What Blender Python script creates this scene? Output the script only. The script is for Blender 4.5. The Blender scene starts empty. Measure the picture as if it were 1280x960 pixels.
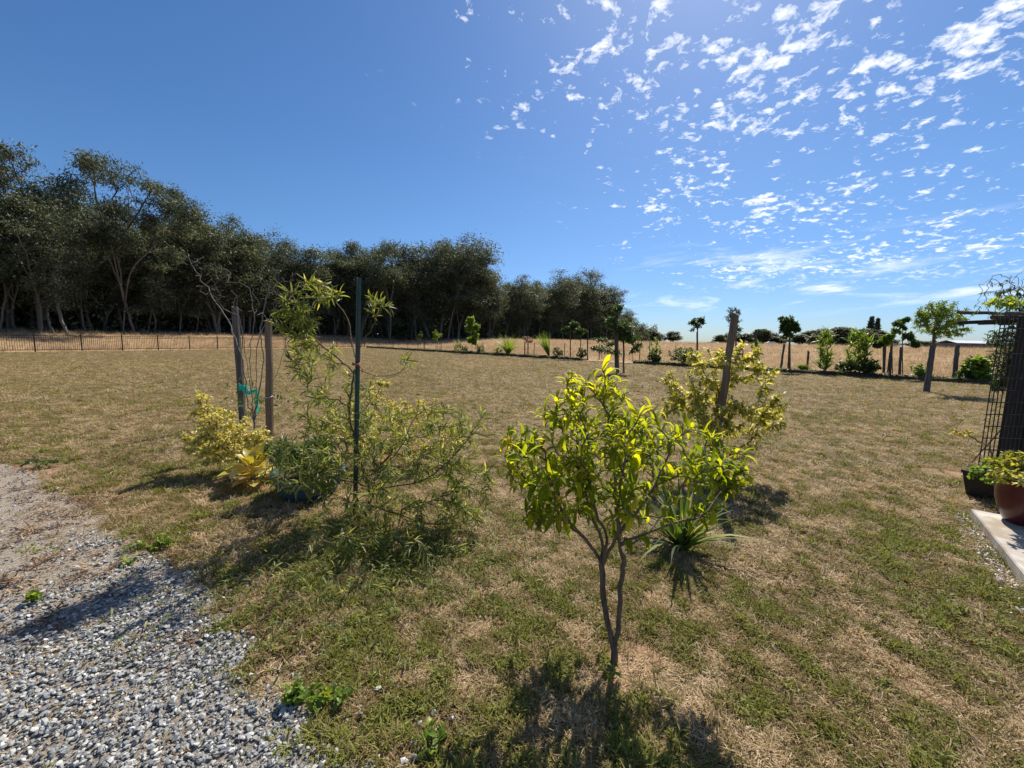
import bpy, bmesh, math, random
import numpy as np
from mathutils import Matrix, Vector, Euler

SC = bpy.context.scene
COL = SC.collection
rnd = random.Random(7)
RNG = np.random.default_rng(7)
PI = math.pi

# ------------------------------------------------------------------ camera
F_PX = 500.0                      # focal length in pixels of a 1280 wide frame (13 mm equivalent)
CAM_H = 1.6
PITCH, ROLL = math.radians(6.4), math.radians(1.2)
_R0 = np.array([1.0, 0, 0])
_F = np.array([0, math.cos(PITCH), -math.sin(PITCH)])
_U0 = np.array([0, math.sin(PITCH), math.cos(PITCH)])
_R = math.cos(ROLL)*_R0 + math.sin(ROLL)*_U0
_U = math.cos(ROLL)*_U0 - math.sin(ROLL)*_R0
cam = bpy.data.cameras.new('camera')
cam.sensor_fit = 'HORIZONTAL'; cam.sensor_width = 36.0
cam.lens = F_PX/1280*36.0
cam.clip_start = 0.05; cam.clip_end = 12000
cam_o = bpy.data.objects.new('camera', cam); COL.objects.link(cam_o)
M = Matrix.Identity(4)
for i in range(3):
    M[i][0], M[i][1], M[i][2] = _R[i], _U[i], -_F[i]
M[2][3] = CAM_H
cam_o.matrix_world = M
SC.camera = cam_o

# ------------------------------------------------------------------ light
SUN_EL, SUN_AZ = math.radians(50), math.radians(25)     # azimuth to the right of the view
sun = bpy.data.lights.new('sun', 'SUN'); sun.energy = 5.0; sun.angle = math.radians(0.53)
sun.color = (1.0, 0.91, 0.78)
sun_o = bpy.data.objects.new('sun', sun); COL.objects.link(sun_o)
sdir = Vector((math.sin(SUN_AZ)*math.cos(SUN_EL), math.cos(SUN_AZ)*math.cos(SUN_EL), math.sin(SUN_EL)))
sun_o.rotation_euler = sdir.to_track_quat('Z', 'Y').to_euler()
SC.view_settings.view_transform = 'Standard'; SC.view_settings.look = 'None'
SC.view_settings.exposure = 0.58; SC.view_settings.gamma = 1.0
SC.cycles.max_bounces = 6; SC.cycles.diffuse_bounces = 3; SC.cycles.transmission_bounces = 4
SC.cycles.transparent_max_bounces = 6

world = bpy.data.worlds.new('World'); SC.world = world; world.use_nodes = True
nt = world.node_tree; nt.nodes.clear()
def N(nt, typ, **kw):
    n = nt.nodes.new(typ)
    for k, v in kw.items():
        if k == 'ins':
            for kk, vv in v.items(): n.inputs[kk].default_value = vv
        else: setattr(n, k, v)
    return n
def mathn(nt, op, a, b=None, c=None, clamp=False):
    n = nt.nodes.new('ShaderNodeMath'); n.operation = op; n.use_clamp = clamp
    for i, x in enumerate((a, b, c)):
        if x is None: continue
        if isinstance(x, (int, float)): n.inputs[i].default_value = x
        else: nt.links.new(x, n.inputs[i])
    return n.outputs[0]
def ramp(nt, fac, stops, interp='LINEAR'):
    n = nt.nodes.new('ShaderNodeValToRGB'); n.color_ramp.interpolation = interp
    e = n.color_ramp.elements
    while len(e) < len(stops): e.new(0.5)
    for i, (p, c) in enumerate(stops):
        e[i].position = p
        e[i].color = c if len(c) == 4 else (*c, 1)
    nt.links.new(fac, n.inputs[0])
    return n.outputs[0]
def mixc(nt, fac, a, b, typ='MIX'):
    n = nt.nodes.new('ShaderNodeMix'); n.data_type = 'RGBA'; n.blend_type = typ
    for i, x in ((0, fac), (6, a), (7, b)):
        if isinstance(x, (int, float)): n.inputs[i].default_value = x
        elif isinstance(x, tuple): n.inputs[i].default_value = x if len(x) == 4 else (*x, 1)
        else: nt.links.new(x, n.inputs[i])
    return n.outputs[2]

sky = N(nt, 'ShaderNodeTexSky', sky_type='NISHITA', sun_disc=False, sun_elevation=SUN_EL, sun_rotation=SUN_AZ,
        altitude=100, air_density=1.0, dust_density=0.45, ozone_density=3.5)
tc = N(nt, 'ShaderNodeTexCoord')
sep = N(nt, 'ShaderNodeSeparateXYZ'); nt.links.new(tc.outputs['Generated'], sep.inputs[0])
zc = mathn(nt, 'MAXIMUM', sep.outputs[2], 0.02)
zc = mathn(nt, 'ADD', zc, 0.2)          # the deck curves down to the horizon
u = mathn(nt, 'DIVIDE', sep.outputs[0], zc)          # position on a flat cloud deck
v = mathn(nt, 'DIVIDE', sep.outputs[1], zc)
comb = N(nt, 'ShaderNodeCombineXYZ'); nt.links.new(u, comb.inputs[0]); nt.links.new(v, comb.inputs[1])
comb.inputs[2].default_value = 3.7
def noise(nt, vec, scale, detail=4, rough=0.55, dist=0.0, w=None):
    n = N(nt, 'ShaderNodeTexNoise'); n.inputs['Scale'].default_value = scale
    n.inputs['Detail'].default_value = detail; n.inputs['Roughness'].default_value = rough
    n.inputs['Distortion'].default_value = dist
    if vec is not None: nt.links.new(vec, n.inputs['Vector'])
    return n.outputs['Fac']
puff = mathn(nt, 'ADD', mathn(nt, 'MULTIPLY', noise(nt, comb.outputs[0], 26, 8, 0.62, 0.3), 0.62), mathn(nt, 'MULTIPLY', noise(nt, comb.outputs[0], 9.5, 4, 0.55, 0.2), 0.38))
patch = noise(nt, comb.outputs[0], 2.6, 3, 0.5)
# the cloud field fills the sky to the right of a line
edge = mathn(nt, 'SUBTRACT', u, mathn(nt, 'MULTIPLY_ADD', v, 0.66, -1.32))
edge = mathn(nt, 'MULTIPLY', edge, 0.8)
mr = N(nt, 'ShaderNodeMapRange', interpolation_type='SMOOTHSTEP'); nt.links.new(edge, mr.inputs[0])
edgef = mr.outputs[0]
thr = mathn(nt, 'MULTIPLY_ADD', edgef, -0.07, 0.606)
thr = mathn(nt, 'SUBTRACT', thr, mathn(nt, 'MULTIPLY', mathn(nt, 'SUBTRACT', patch, 0.5), 0.28))
cl = mathn(nt, 'SUBTRACT', puff, thr)
cl = mathn(nt, 'MULTIPLY', cl, 7.5, clamp=True)
cl = mathn(nt, 'MULTIPLY', cl, mathn(nt, 'MULTIPLY', edgef, 3.0, clamp=True))
cl = mathn(nt, 'POWER', cl, 0.8)
fade = N(nt, 'ShaderNodeMapRange'); nt.links.new(sep.outputs[2], fade.inputs[0])
fade.inputs[1].default_value = 0.1; fade.inputs[2].default_value = 0.15
cl = mathn(nt, 'MULTIPLY', cl, mathn(nt, 'MULTIPLY', fade.outputs[0], 0.92))
# soft thin bands low over the right hand horizon
bc = N(nt, 'ShaderNodeCombineXYZ'); nt.links.new(mathn(nt, 'MULTIPLY', u, 2.4), bc.inputs[0]); nt.links.new(mathn(nt, 'MULTIPLY', sep.outputs[2], 26.0), bc.inputs[1])
bn = noise(nt, bc.outputs[0], 1.0, 7, 0.62, 0.4)
bl_ = N(nt, 'ShaderNodeMapRange', interpolation_type='SMOOTHSTEP'); nt.links.new(bn, bl_.inputs[0]); bl_.inputs[1].default_value = 0.5; bl_.inputs[2].default_value = 0.72
b1 = N(nt, 'ShaderNodeMapRange', interpolation_type='SMOOTHSTEP'); nt.links.new(sep.outputs[2], b1.inputs[0]); b1.inputs[1].default_value = 0.05; b1.inputs[2].default_value = 0.1
b2_ = N(nt, 'ShaderNodeMapRange', interpolation_type='SMOOTHSTEP'); nt.links.new(sep.outputs[2], b2_.inputs[0]); b2_.inputs[1].default_value = 0.24; b2_.inputs[2].default_value = 0.15
b3 = N(nt, 'ShaderNodeMapRange', interpolation_type='SMOOTHSTEP'); nt.links.new(sep.outputs[0], b3.inputs[0]); b3.inputs[1].default_value = 0.2; b3.inputs[2].default_value = 0.4
band = mathn(nt, 'MULTIPLY', mathn(nt, 'MULTIPLY', bl_.outputs[0], b1.outputs[0]), mathn(nt, 'MULTIPLY', b2_.outputs[0], b3.outputs[0]))
cl = mathn(nt, 'MAXIMUM', cl, mathn(nt, 'MULTIPLY', band, 0.75))
hsv = N(nt, 'ShaderNodeHueSaturation'); hsv.inputs['Saturation'].default_value = 1.18
nt.links.new(sky.outputs[0], hsv.inputs['Color'])
low = N(nt, 'ShaderNodeMapRange', interpolation_type='SMOOTHSTEP'); nt.links.new(sep.outputs[2], low.inputs[0])
low.inputs[1].default_value = 0.0; low.inputs[2].default_value = 0.32
air = mixc(nt, low.outputs[0], (0.62, 0.8, 1.12), (0.88, 0.98, 1.1))      # blue summer air, paler towards the horizon
skyc = mixc(nt, cl, mixc(nt, 1.0, hsv.outputs[0], air, 'MULTIPLY'), (12.5, 12.7, 13.0))
bg = N(nt, 'ShaderNodeBackground'); bg.inputs[1].default_value = 0.07
nt.links.new(skyc, bg.inputs[0])
out = N(nt, 'ShaderNodeOutputWorld'); nt.links.new(bg.outputs[0], out.inputs[0])

# ------------------------------------------------------------------ geometry of the place
CAMP = np.array([0, 0, CAM_H])
def ray(px, py):
    return _F + (px-640)/F_PX*_R - (py-480)/F_PX*_U
def G(px, py, z=0.0):
    d = ray(px, py); t = (z-CAM_H)/d[2]
    return CAMP + d*t
def at(px, py, Y):
    d = ray(px, py); return CAMP + d*(Y/d[1])
def proj(p):
    q = np.asarray(p, float)-CAMP
    w = q@_F
    return 640+F_PX*(q@_R)/w, 480-F_PX*(q@_U)/w
def ztop(X, Y, py):
    lo, hi = -5.0, 60.0
    for _ in range(50):
        m = (lo+hi)/2
        if proj((X, Y, m))[1] > py: lo = m
        else: hi = m
    return lo
FENCE0 = np.array([-34.0, 28.5]); FENCED = np.array([0.417, 0.909]); FENCEN = np.array([-0.909, 0.417])
BED0 = np.array([-14.0, 50.0]); BEDD = np.array([0.742, -0.670]); BEDN = np.array([0.670, 0.742])
def sstep(a, b, x):
    t = np.clip((x-a)/(b-a), 0, 1); return t*t*(3-2*t)
def s_out(X, Y):
    s1 = (X-FENCE0[0])*FENCEN[0]+(Y-FENCE0[1])*FENCEN[1]
    s2 = (X-BED0[0])*BEDN[0]+(Y-BED0[1])*BEDN[1]
    return s1, s2
def zt(X, Y):
    s1, s2 = s_out(X, Y)
    return 1.4*sstep(3, 34, np.maximum(s1*1.7, s2))
def bedpt(px, s):
    base = BED0+BEDN*s
    lo, hi = -9.0, 60.0
    for _ in range(50):
        m = (lo+hi)/2; p = base+BEDD*m
        x = proj((p[0], p[1], 0))[0] if p[1] > 0.5 else 9999
        if x < px: lo = m
        else: hi = m
    p = base+BEDD*lo
    return p[0], p[1]
# lattice value noise for placement
def vnoise(x, y, scale, seed=0):
    x = np.asarray(x)*scale+seed*17.3; y = np.asarray(y)*scale+seed*9.1
    xi = np.floor(x).astype(np.int64); yi = np.floor(y).astype(np.int64)
    fx = x-xi; fy = y-yi; fx = fx*fx*(3-2*fx); fy = fy*fy*(3-2*fy)
    def h(a, b):
        n = (a*374761393+b*668265263+seed*1442695) & 0x7fffffff
        n = ((n ^ (n >> 13))*1274126177) & 0x7fffffff
        return ((n ^ (n >> 16)) & 0xffff)/65535.0
    return (h(xi, yi)*(1-fx)+h(xi+1, yi)*fx)*(1-fy)+(h(xi, yi+1)*(1-fx)+h(xi+1, yi+1)*fx)*fy
def fbm(x, y, scale, seed=0, oct=3):
    a = 0; w = 0
    for o in range(oct):
        a = a+vnoise(x, y, scale*2**o, seed+o*3)*0.5**o; w += 0.5**o
    return a/w

# ------------------------------------------------------------------ mesh helpers
class MB:
    def __init__(s): s.V = []; s.Q = []; s.T = []; s.tint = []; s.n = 0
    def add(s, V, Q=None, T=None, tint=0.5):
        V = np.asarray(V, float).reshape(-1, 3)
        s.V.append(V)
        if Q is not None and len(Q): s.Q.append(np.asarray(Q, int).reshape(-1, 4)+s.n)
        if T is not None and len(T): s.T.append(np.asarray(T, int).reshape(-1, 3)+s.n)
        s.tint.append(np.full(len(V), tint, float) if np.isscalar(tint) else np.asarray(tint, float))
        s.n += len(V); return s
    def box(s, c, size, rot=None, tint=0.5, bevel=0.0):
        hx, hy, hz = [q/2 for q in size]
        if bevel:
            bm = bmesh.new(); bmesh.ops.create_cube(bm, size=1)
            for vv in bm.verts: vv.co = Vector((vv.co.x*size[0], vv.co.y*size[1], vv.co.z*size[2]))
            bmesh.ops.bevel(bm, geom=bm.edges[:], offset=bevel, segments=1, affect='EDGES')
            bm.verts.index_update()
            V = np.array([vv.co[:] for vv in bm.verts])
            Q = [[vv.index for vv in f.verts] for f in bm.faces if len(f.verts) == 4]
            T = [[vv.index for vv in f.verts] for f in bm.faces if len(f.verts) == 3]
            bm.free()
        else:
            V = np.array([[x, y, z] for x in (-hx, hx) for y in (-hy, hy) for z in (-hz, hz)])
            Q = [[0, 1, 3, 2], [4, 6, 7, 5], [0, 4, 5, 1], [2, 3, 7, 6], [0, 2, 6, 4], [1, 5, 7, 3]]; T = None
        if rot is not None: V = V@np.array(rot.to_matrix() if hasattr(rot, 'to_matrix') else rot).T
        return s.add(V+np.asarray(c, float), Q, T, tint)
    def tube(s, P, R, k=6, cap=True, tint=0.5, phase=0.0):
        P = np.asarray(P, float); n = len(P)
        R = np.broadcast_to(np.asarray(R, float), (n,))
        T = np.gradient(P, axis=0); T /= np.linalg.norm(T, axis=1, keepdims=True)+1e-12
        ref = np.array([1.0, 0, 0]) if abs(T[0][0]) < 0.8 else np.array([0, 1.0, 0])
        a = np.cross(T[0], ref); a /= np.linalg.norm(a)
        V = np.empty((n, k, 3)); ang = np.arange(k)/k*2*PI+phase
        for i in range(n):
            a = a-T[i]*(a@T[i]); a /= np.linalg.norm(a)+1e-12
            b = np.cross(T[i], a)
            V[i] = P[i]+R[i]*(np.cos(ang)[:, None]*a+np.sin(ang)[:, None]*b)
        i0 = np.arange(n-1)[:, None]*k; j = np.arange(k)[None, :]; j2 = (j+1) % k
        Q = np.stack([i0+j, i0+j2, i0+k+j2, i0+k+j], -1).reshape(-1, 4)
        V = V.reshape(-1, 3); Tt = None
        if cap:
            V = np.vstack([V, P[:1], P[-1:]]); c0, c1 = n*k, n*k+1
            j = np.arange(k); j2 = (j+1) % k
            Tt = np.vstack([np.stack([j2, j, np.full(k, c0)], 1), np.stack([(n-1)*k+j, (n-1)*k+j2, np.full(k, c1)], 1)])
        return s.add(V, Q, Tt, tint)
    def lathe(s, prof, c, k=28, tint=0.5):
        n = len(prof); ang = np.arange(k)/k*2*PI
        V = np.array([[c[0]+r*math.cos(t), c[1]+r*math.sin(t), c[2]+z] for r, z in prof for t in ang])
        i0 = np.arange(n-1)[:, None]*k; j = np.arange(k)[None, :]; j2 = (j+1) % k
        Q = np.stack([i0+j, i0+j2, i0+k+j2, i0+k+j], -1).reshape(-1, 4)
        return s.add(V, Q, None, tint)
    def scatter(s, tpl, mats, tints):
        V, Q, T = tpl; N_ = len(mats)
        if N_ == 0: return s
        mats = np.asarray(mats)
        W = np.einsum('nij,vj->nvi', mats[:, :3, :3], V)+mats[:, None, :3, 3]
        off = (np.arange(N_)*len(V))[:, None, None]
        return s.add(W.reshape(-1, 3), (np.asarray(Q)[None]+off).reshape(-1, 4) if len(Q) else None,
                     (np.asarray(T)[None]+off).reshape(-1, 3) if len(T) else None, np.repeat(np.asarray(tints), len(V)))
    def mesh(s, name, smooth=False, origin=(0, 0, 0)):
        V = np.vstack(s.V)-np.asarray(origin, float)
        Q = np.vstack(s.Q) if s.Q else np.zeros((0, 4), int)
        T = np.vstack(s.T) if s.T else np.zeros((0, 3), int)
        me = bpy.data.meshes.new(name)
        me.vertices.add(len(V)); me.vertices.foreach_set('co', V.astype(np.float32).ravel())
        nl = Q.size+T.size; me.loops.add(nl)
        me.loops.foreach_set('vertex_index', np.concatenate([Q.ravel(), T.ravel()]).astype(np.int32))
        npol = len(Q)+len(T); me.polygons.add(npol)
        st = np.concatenate([np.arange(len(Q))*4, Q.size+np.arange(len(T))*3]).astype(np.int32)
        me.polygons.foreach_set('loop_start', st)
        me.polygons.foreach_set('use_smooth', np.full(npol, smooth, bool))
        at_ = me.attributes.new('tint', 'FLOAT', 'POINT')
        at_.data.foreach_set('value', np.concatenate(s.tint).astype(np.float32))
        me.update(calc_edges=True); me.validate()
        return me
def link(name, me, mat=None, parent=None, kind=None):
    o = bpy.data.objects.new(name, me); COL.objects.link(o)
    if mat is not None and not me.materials: me.materials.append(mat)
    if parent is not None: o.parent = parent
    if kind: o['kind'] = kind
    return o
def part(name, mb, mat, parent, smooth=False, kind=None):
    base = tuple(parent.location) if parent.parent is None else tuple(parent.parent.location)
    return link(name, mb.mesh(name, smooth, base), mat, parent, kind)
def thing(name, label, cat, loc, group=None):
    o = bpy.data.objects.new(name, None); o.empty_display_size = 0.1
    COL.objects.link(o); o.location = tuple(float(q) for q in loc)
    tag(o, label, cat, group); return o
def tag(o, label, cat, group=None):
    o['label'] = label; o['category'] = cat
    if group: o['group'] = group
    return o
def solo(name, mb, mat, label, cat, loc=(0, 0, 0), group=None, smooth=False):
    o = link(name, mb.mesh(name, smooth, loc), mat); o.location = tuple(float(q) for q in loc)
    return tag(o, label, cat, group)
def struct(name, mb, mat, smooth=False):
    return link(name, mb.mesh(name, smooth), mat, None, 'structure')

def mats_from(P, Y, Z, S):
    """4x4 placement matrices: local y along Y, local z near Z"""
    Y = Y/(np.linalg.norm(Y, axis=1, keepdims=True)+1e-9)
    X = np.cross(Y, Z); X /= np.linalg.norm(X, axis=1, keepdims=True)+1e-9
    Zn = np.cross(X, Y)
    m = np.zeros((len(P), 4, 4)); S = np.asarray(S)[:, None]
    m[:, :3, 0] = X*S; m[:, :3, 1] = Y*S; m[:, :3, 2] = Zn*S; m[:, :3, 3] = P; m[:, 3, 3] = 1
    return m
def leaf_tpl(L=1.0, W=0.25, seg=4, fold=0.35, droop=1.2, wmax=0.42, start=0.0, wave=0.0):
    """a leaf along +y that curls down, folded along its midrib"""
    V = []; y = z = 0.0; a = start
    prof = []
    for i in range(seg+1):
        t = i/seg
        w = W*0.5*(math.sin(PI*min(1, t**(math.log(0.5)/math.log(wmax))))**0.8 if 0 < t < 1 else 0.03)
        prof.append((y, z, w, a))
        a -= droop/seg; y += L/seg*math.cos(a); z += L/seg*math.sin(a)
    for i, (yy, zz, w, aa) in enumerate(prof):
        up = fold*w+wave*w*math.sin(i*2.3)
        V += [(-w, yy-up*math.sin(aa), zz+up*math.cos(aa)), (0, yy, zz), (w, yy-up*math.sin(aa), zz+up*math.cos(aa))]
    Q = []
    for i in range(seg):
        b = i*3; Q += [(b, b+1, b+4, b+3), (b+1, b+2, b+5, b+4)]
    return np.array(V), np.array(Q), np.zeros((0, 3), int)
def flat_tpl(L=1.0, W=0.3, bend=0.25):
    V = np.array([(0, 0, 0), (-W/2, L*0.45, bend*0.3*L), (W/2, L*0.45, bend*0.3*L), (0, L, -bend*L)])
    return V, np.zeros((0, 4), int), np.array([(0, 2, 1), (1, 2, 3)])
def blade_tpl(L=1.0, W=0.05, seg=3, droop=1.0, start=0.0, fold=0.25):
    V = []; y = z = 0.0; a = start
    for i in range(seg+1):
        t = i/seg; w = W/2*(1-t**2.2)+0.0008
        V += [(-w, y, z+fold*w), (w, y, z+fold*w)]
        a -= droop/seg; y += L/seg*math.cos(a); z += L/seg*math.sin(a)
    Q = [(2*i, 2*i+1, 2*i+3, 2*i+2) for i in range(seg)]
    return np.array(V), np.array(Q), np.zeros((0, 3), int)

class Plant:
    """a branching skeleton grown towards target points"""
    def __init__(s, root): s.P = [np.asarray(root, float)]; s.par = [-1]; s.path = [0.0]; s.tips = []
    def node(s, p, par):
        s.P.append(np.asarray(p, float)); s.par.append(par)
        s.path.append(s.path[par]+np.linalg.norm(s.P[-1]-s.P[par])); return len(s.P)-1
    def poly(s, pts, par=0, sub=5, jit=0.0):
        """smooth limb through points, starting at node par"""
        K = [s.P[par]]+[np.asarray(p, float) for p in pts]
        K = [2*K[0]-K[1]]+K+[2*K[-1]-K[-2]]; ids = [par]
        for i in range(1, len(K)-2):
            for q in range(1, sub+1):
                t = q/sub; a, b, c, d = K[i-1], K[i], K[i+1], K[i+2]
                p = 0.5*((2*b)+(-a+c)*t+(2*a-5*b+4*c-d)*t*t+(-a+3*b-3*c+d)*t**3)
                if jit and q < sub: p = p+RNG.normal(0, jit, 3)
                ids.append(s.node(p, ids[-1]))
        return ids
    def target(s, p, bias=0.45, step=0.05, curve=0.35, jit=0.1, lo=0, up=0.0):
        p = np.asarray(p, float); A = np.array(s.P)
        d = np.linalg.norm(A-p, axis=1)+bias*np.array(s.path)
        d[:lo] = 1e9
        k = int(np.argmin(d)); a = s.P[k]
        pd = a-s.P[s.par[k]] if s.par[k] >= 0 else np.array([0, 0, 1.0])
        pd = pd/(np.linalg.norm(pd)+1e-9); dist = np.linalg.norm(p-a)
        mid = a+pd*dist*curve*0.6+(p-a)*(0.5-curve*0.3)+np.array([0, 0, up*dist])
        n = max(2, int(dist/step)); prev = k; chain = [k]
        for i in range(1, n+1):
            t = i/n; q = (1-t)**2*a+2*t*(1-t)*mid+t*t*p
            if i < n: q = q+RNG.normal(0, jit*dist/n, 3)
            prev = s.node(q, prev); chain.append(prev)
        s.tips.append(chain); return chain
    def mesh(s, rbase, rmin, k=5, power=0.5, tint=0.5):
        n = len(s.P); cnt = np.zeros(n); kids = [[] for _ in range(n)]
        for i in range(1, n): kids[s.par[i]].append(i)
        for i in range(n-1, -1, -1):
            if not kids[i]: cnt[i] = 1
            if s.par[i] >= 0: cnt[s.par[i]] += cnt[i]
        R = rmin+(rbase-rmin)*(cnt/cnt[0])**power
        mb = MB(); stack = [(0, -1)]
        while stack:
            st, par = stack.pop(); ch = [par, st] if par >= 0 else [st]
            cur = st
            while kids[cur]:
                ks = sorted(kids[cur], key=lambda q: -cnt[q])
                for o in ks[1:]: stack.append((o, cur))
                cur = ks[0]; ch.append(cur)
            if len(ch) < 2: continue
            P = [s.P[q] for q in ch]; r = [R[q] for q in ch]
            if par >= 0: r[0] = r[1]
            mb.tube(P, r, k, cap=False, tint=tint)
        return mb
    def along(s, tail, per, jitter=0.0):
        """points and directions on the last stretch of every twig"""
        PP, DD = [], []
        for ch in s.tips:
            P = np.array([s.P[q] for q in ch]); seg = np.linalg.norm(np.diff(P, axis=0), axis=1)
            cum = np.concatenate([[0], np.cumsum(seg)]); tot = cum[-1]
            n = per if isinstance(per, int) else max(2, int(per*min(tail, tot)))
            for q in np.linspace(max(0, tot-tail), tot, n):
                q = min(tot, max(0, q+RNG.uniform(-.5, .5)*tail/n)); i = min(len(seg)-1, np.searchsorted(cum, q, 'right')-1)
                t = (q-cum[i])/(seg[i]+1e-9)
                PP.append(P[i]*(1-t)+P[i+1]*t); DD.append((P[i+1]-P[i])/(seg[i]+1e-9))
        return np.array(PP), np.array(DD)

def blobs(spec, n, shell=0.5):
    """random points in ellipsoids: spec = [(centre, (rx, ry, rz), weight)]"""
    w = np.array([q[2] for q in spec], float); w /= w.sum(); out_ = []
    idx = RNG.choice(len(spec), n, p=w)
    for i in idx:
        c, r, _ = spec[i]; d = RNG.normal(size=3); d /= np.linalg.norm(d)
        rr = RNG.uniform(0, 1)**0.37
        out_.append(np.asarray(c)+d*rr*np.asarray(r))
    return np.array(out_)

# ------------------------------------------------------------------ materials
def new_mat(name):
    m = bpy.data.materials.new(name); m.use_nodes = True
    t = m.node_tree; t.nodes.clear()
    o = N(t, 'ShaderNodeOutputMaterial'); return m, t, o
def leaf_mat(name, stops, trans=0.45, tcol=(1.25, 1.2, 0.55), rough=0.45, spec=0.35, inst=False, grain=0.0):
    m, t, o = new_mat(name)
    a = N(t, 'ShaderNodeAttribute', attribute_name='tint', attribute_type='INSTANCER' if inst else 'GEOMETRY')
    fac = a.outputs['Fac']
    if inst:
        a2 = N(t, 'ShaderNodeAttribute', attribute_name='tint', attribute_type='GEOMETRY')
        fac = mathn(t, 'ADD', fac, mathn(t, 'MULTIPLY_ADD', a2.outputs['Fac'], 0.55, -0.275))
    c = ramp(t, fac, stops)
    if grain:
        g = N(t, 'ShaderNodeNewGeometry')
        nz = noise(t, g.outputs['Position'], 90, 2)
        c = mixc(t, grain, c, ramp(t, nz, [(0.3, (0.35, 0.35, 0.35)), (0.7, (1.5, 1.5, 1.4))]), 'MULTIPLY')
    p = N(t, 'ShaderNodeBsdfPrincipled'); p.inputs['Roughness'].default_value = rough
    p.inputs['Specular IOR Level'].default_value = spec
    t.links.new(c, p.inputs['Base Color'])
    tr = N(t, 'ShaderNodeBsdfTranslucent')
    t.links.new(mixc(t, 1.0, c, tcol, 'MULTIPLY'), tr.inputs['Color'])
    mx = N(t, 'ShaderNodeMixShader'); mx.inputs[0].default_value = trans
    t.links.new(p.outputs[0], mx.inputs[1]); t.links.new(tr.outputs[0], mx.inputs[2])
    t.links.new(mx.outputs[0], o.inputs[0]); return m
def surf_mat(name, c1, c2, scale=8, rough=0.8, bump=0.3, detail=5, stretch=(1, 1, 1), c3=None, scale3=1.5, spec=0.3, metal=0.0, bdist=0.01, coat=0.0):
    m, t, o = new_mat(name)
    tcn = N(t, 'ShaderNodeTexCoord'); mp = N(t, 'ShaderNodeMapping'); mp.inputs['Scale'].default_value = stretch
    t.links.new(tcn.outputs['Object'], mp.inputs[0])
    nz = noise(t, mp.outputs[0], scale, detail, 0.6)
    c = ramp(t, nz, [(0.3, c1), (0.7, c2)])
    if c3 is not None:
        n3 = noise(t, mp.outputs[0], scale3, 4, 0.6)
        c = mixc(t, ramp(t, n3, [(0.48, (0, 0, 0)), (0.62, (1, 1, 1))]), c, c3)
    p = N(t, 'ShaderNodeBsdfPrincipled'); p.inputs['Roughness'].default_value = rough
    p.inputs['Specular IOR Level'].default_value = spec; p.inputs['Metallic'].default_value = metal
    p.inputs['Coat Weight'].default_value = coat
    t.links.new(c, p.inputs['Base Color'])
    if bump:
        b = N(t, 'ShaderNodeBump'); b.inputs['Strength'].default_value = bump; b.inputs['Distance'].default_value = bdist
        t.links.new(nz, b.inputs['Height']); t.links.new(b.outputs[0], p.inputs['Normal'])
    t.links.new(p.outputs[0], o.inputs[0]); return m

MAT = {}
MAT['bark'] = surf_mat('bark', (0.07, 0.05, 0.035), (0.2, 0.15, 0.1), 30, 0.9, 0.6, stretch=(1, 1, 0.4))
MAT['twig_grey'] = surf_mat('twig_grey', (0.16, 0.14, 0.12), (0.34, 0.31, 0.28), 25, 0.9, 0.4)
MAT['twig_bare'] = surf_mat('twig_bare', (0.1, 0.085, 0.07), (0.22, 0.2, 0.175), 25, 0.9, 0.4)
MAT['twig_brown'] = surf_mat('twig_brown', (0.09, 0.06, 0.035), (0.2, 0.14, 0.08), 25, 0.9, 0.4)
MAT['gum_bark'] = surf_mat('gum_bark', (0.055, 0.048, 0.04), (0.24, 0.215, 0.185), 1.3, 0.85, 0.5, stretch=(1, 1, 0.35), c3=(0.07, 0.055, 0.045), scale3=0.7, bdist=0.05)
MAT['stake_wood'] = surf_mat('stake_wood', (0.11, 0.075, 0.05), (0.24, 0.17, 0.115), 40, 0.85, 0.7, stretch=(1, 1, 0.06), bdist=0.004)
MAT['grey_wood'] = surf_mat('grey_wood', (0.055, 0.048, 0.042), (0.15, 0.135, 0.12), 40, 0.85, 0.7, stretch=(1, 1, 0.06), bdist=0.004)
MAT['dark_timber'] = surf_mat('dark_timber', (0.014, 0.012, 0.012), (0.05, 0.045, 0.042), 30, 0.75, 0.6, stretch=(1, 1, 0.05), bdist=0.004)
MAT['beam_wood'] = surf_mat('beam_wood', (0.06, 0.05, 0.045), (0.16, 0.135, 0.115), 30, 0.8, 0.6, stretch=(0.06, 1, 1), bdist=0.004)
MAT['green_metal'] = surf_mat('green_metal', (0.012, 0.05, 0.04), (0.03, 0.095, 0.075), 20, 0.45, 0.2, spec=0.5, c3=(0.05, 0.07, 0.06), scale3=6)
MAT['black_metal'] = surf_mat('black_metal', (0.012, 0.011, 0.01), (0.03, 0.027, 0.024), 10, 0.5, 0.1, spec=0.5)
MAT['rust_metal'] = surf_mat('rust_metal', (0.03, 0.022, 0.018), (0.09, 0.06, 0.045), 14, 0.8, 0.3)
MAT['wire'] = surf_mat('wire', (0.2, 0.2, 0.2), (0.4, 0.4, 0.4), 14, 0.45, 0.0, metal=0.7)
MAT['mesh_wire'] = surf_mat('mesh_wire', (0.018, 0.016, 0.015), (0.05, 0.045, 0.04), 14, 0.6, 0.0, metal=0.2)
MAT['blue_glaze'] = surf_mat('blue_glaze', (0.03, 0.05, 0.065), (0.06, 0.095, 0.12), 5, 0.5, 0.1, spec=0.3)
MAT['red_glaze'] = surf_mat('red_glaze', (0.06, 0.009, 0.014), (0.115, 0.014, 0.022), 4, 0.3, 0.1, spec=0.45, coat=0.15)
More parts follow.
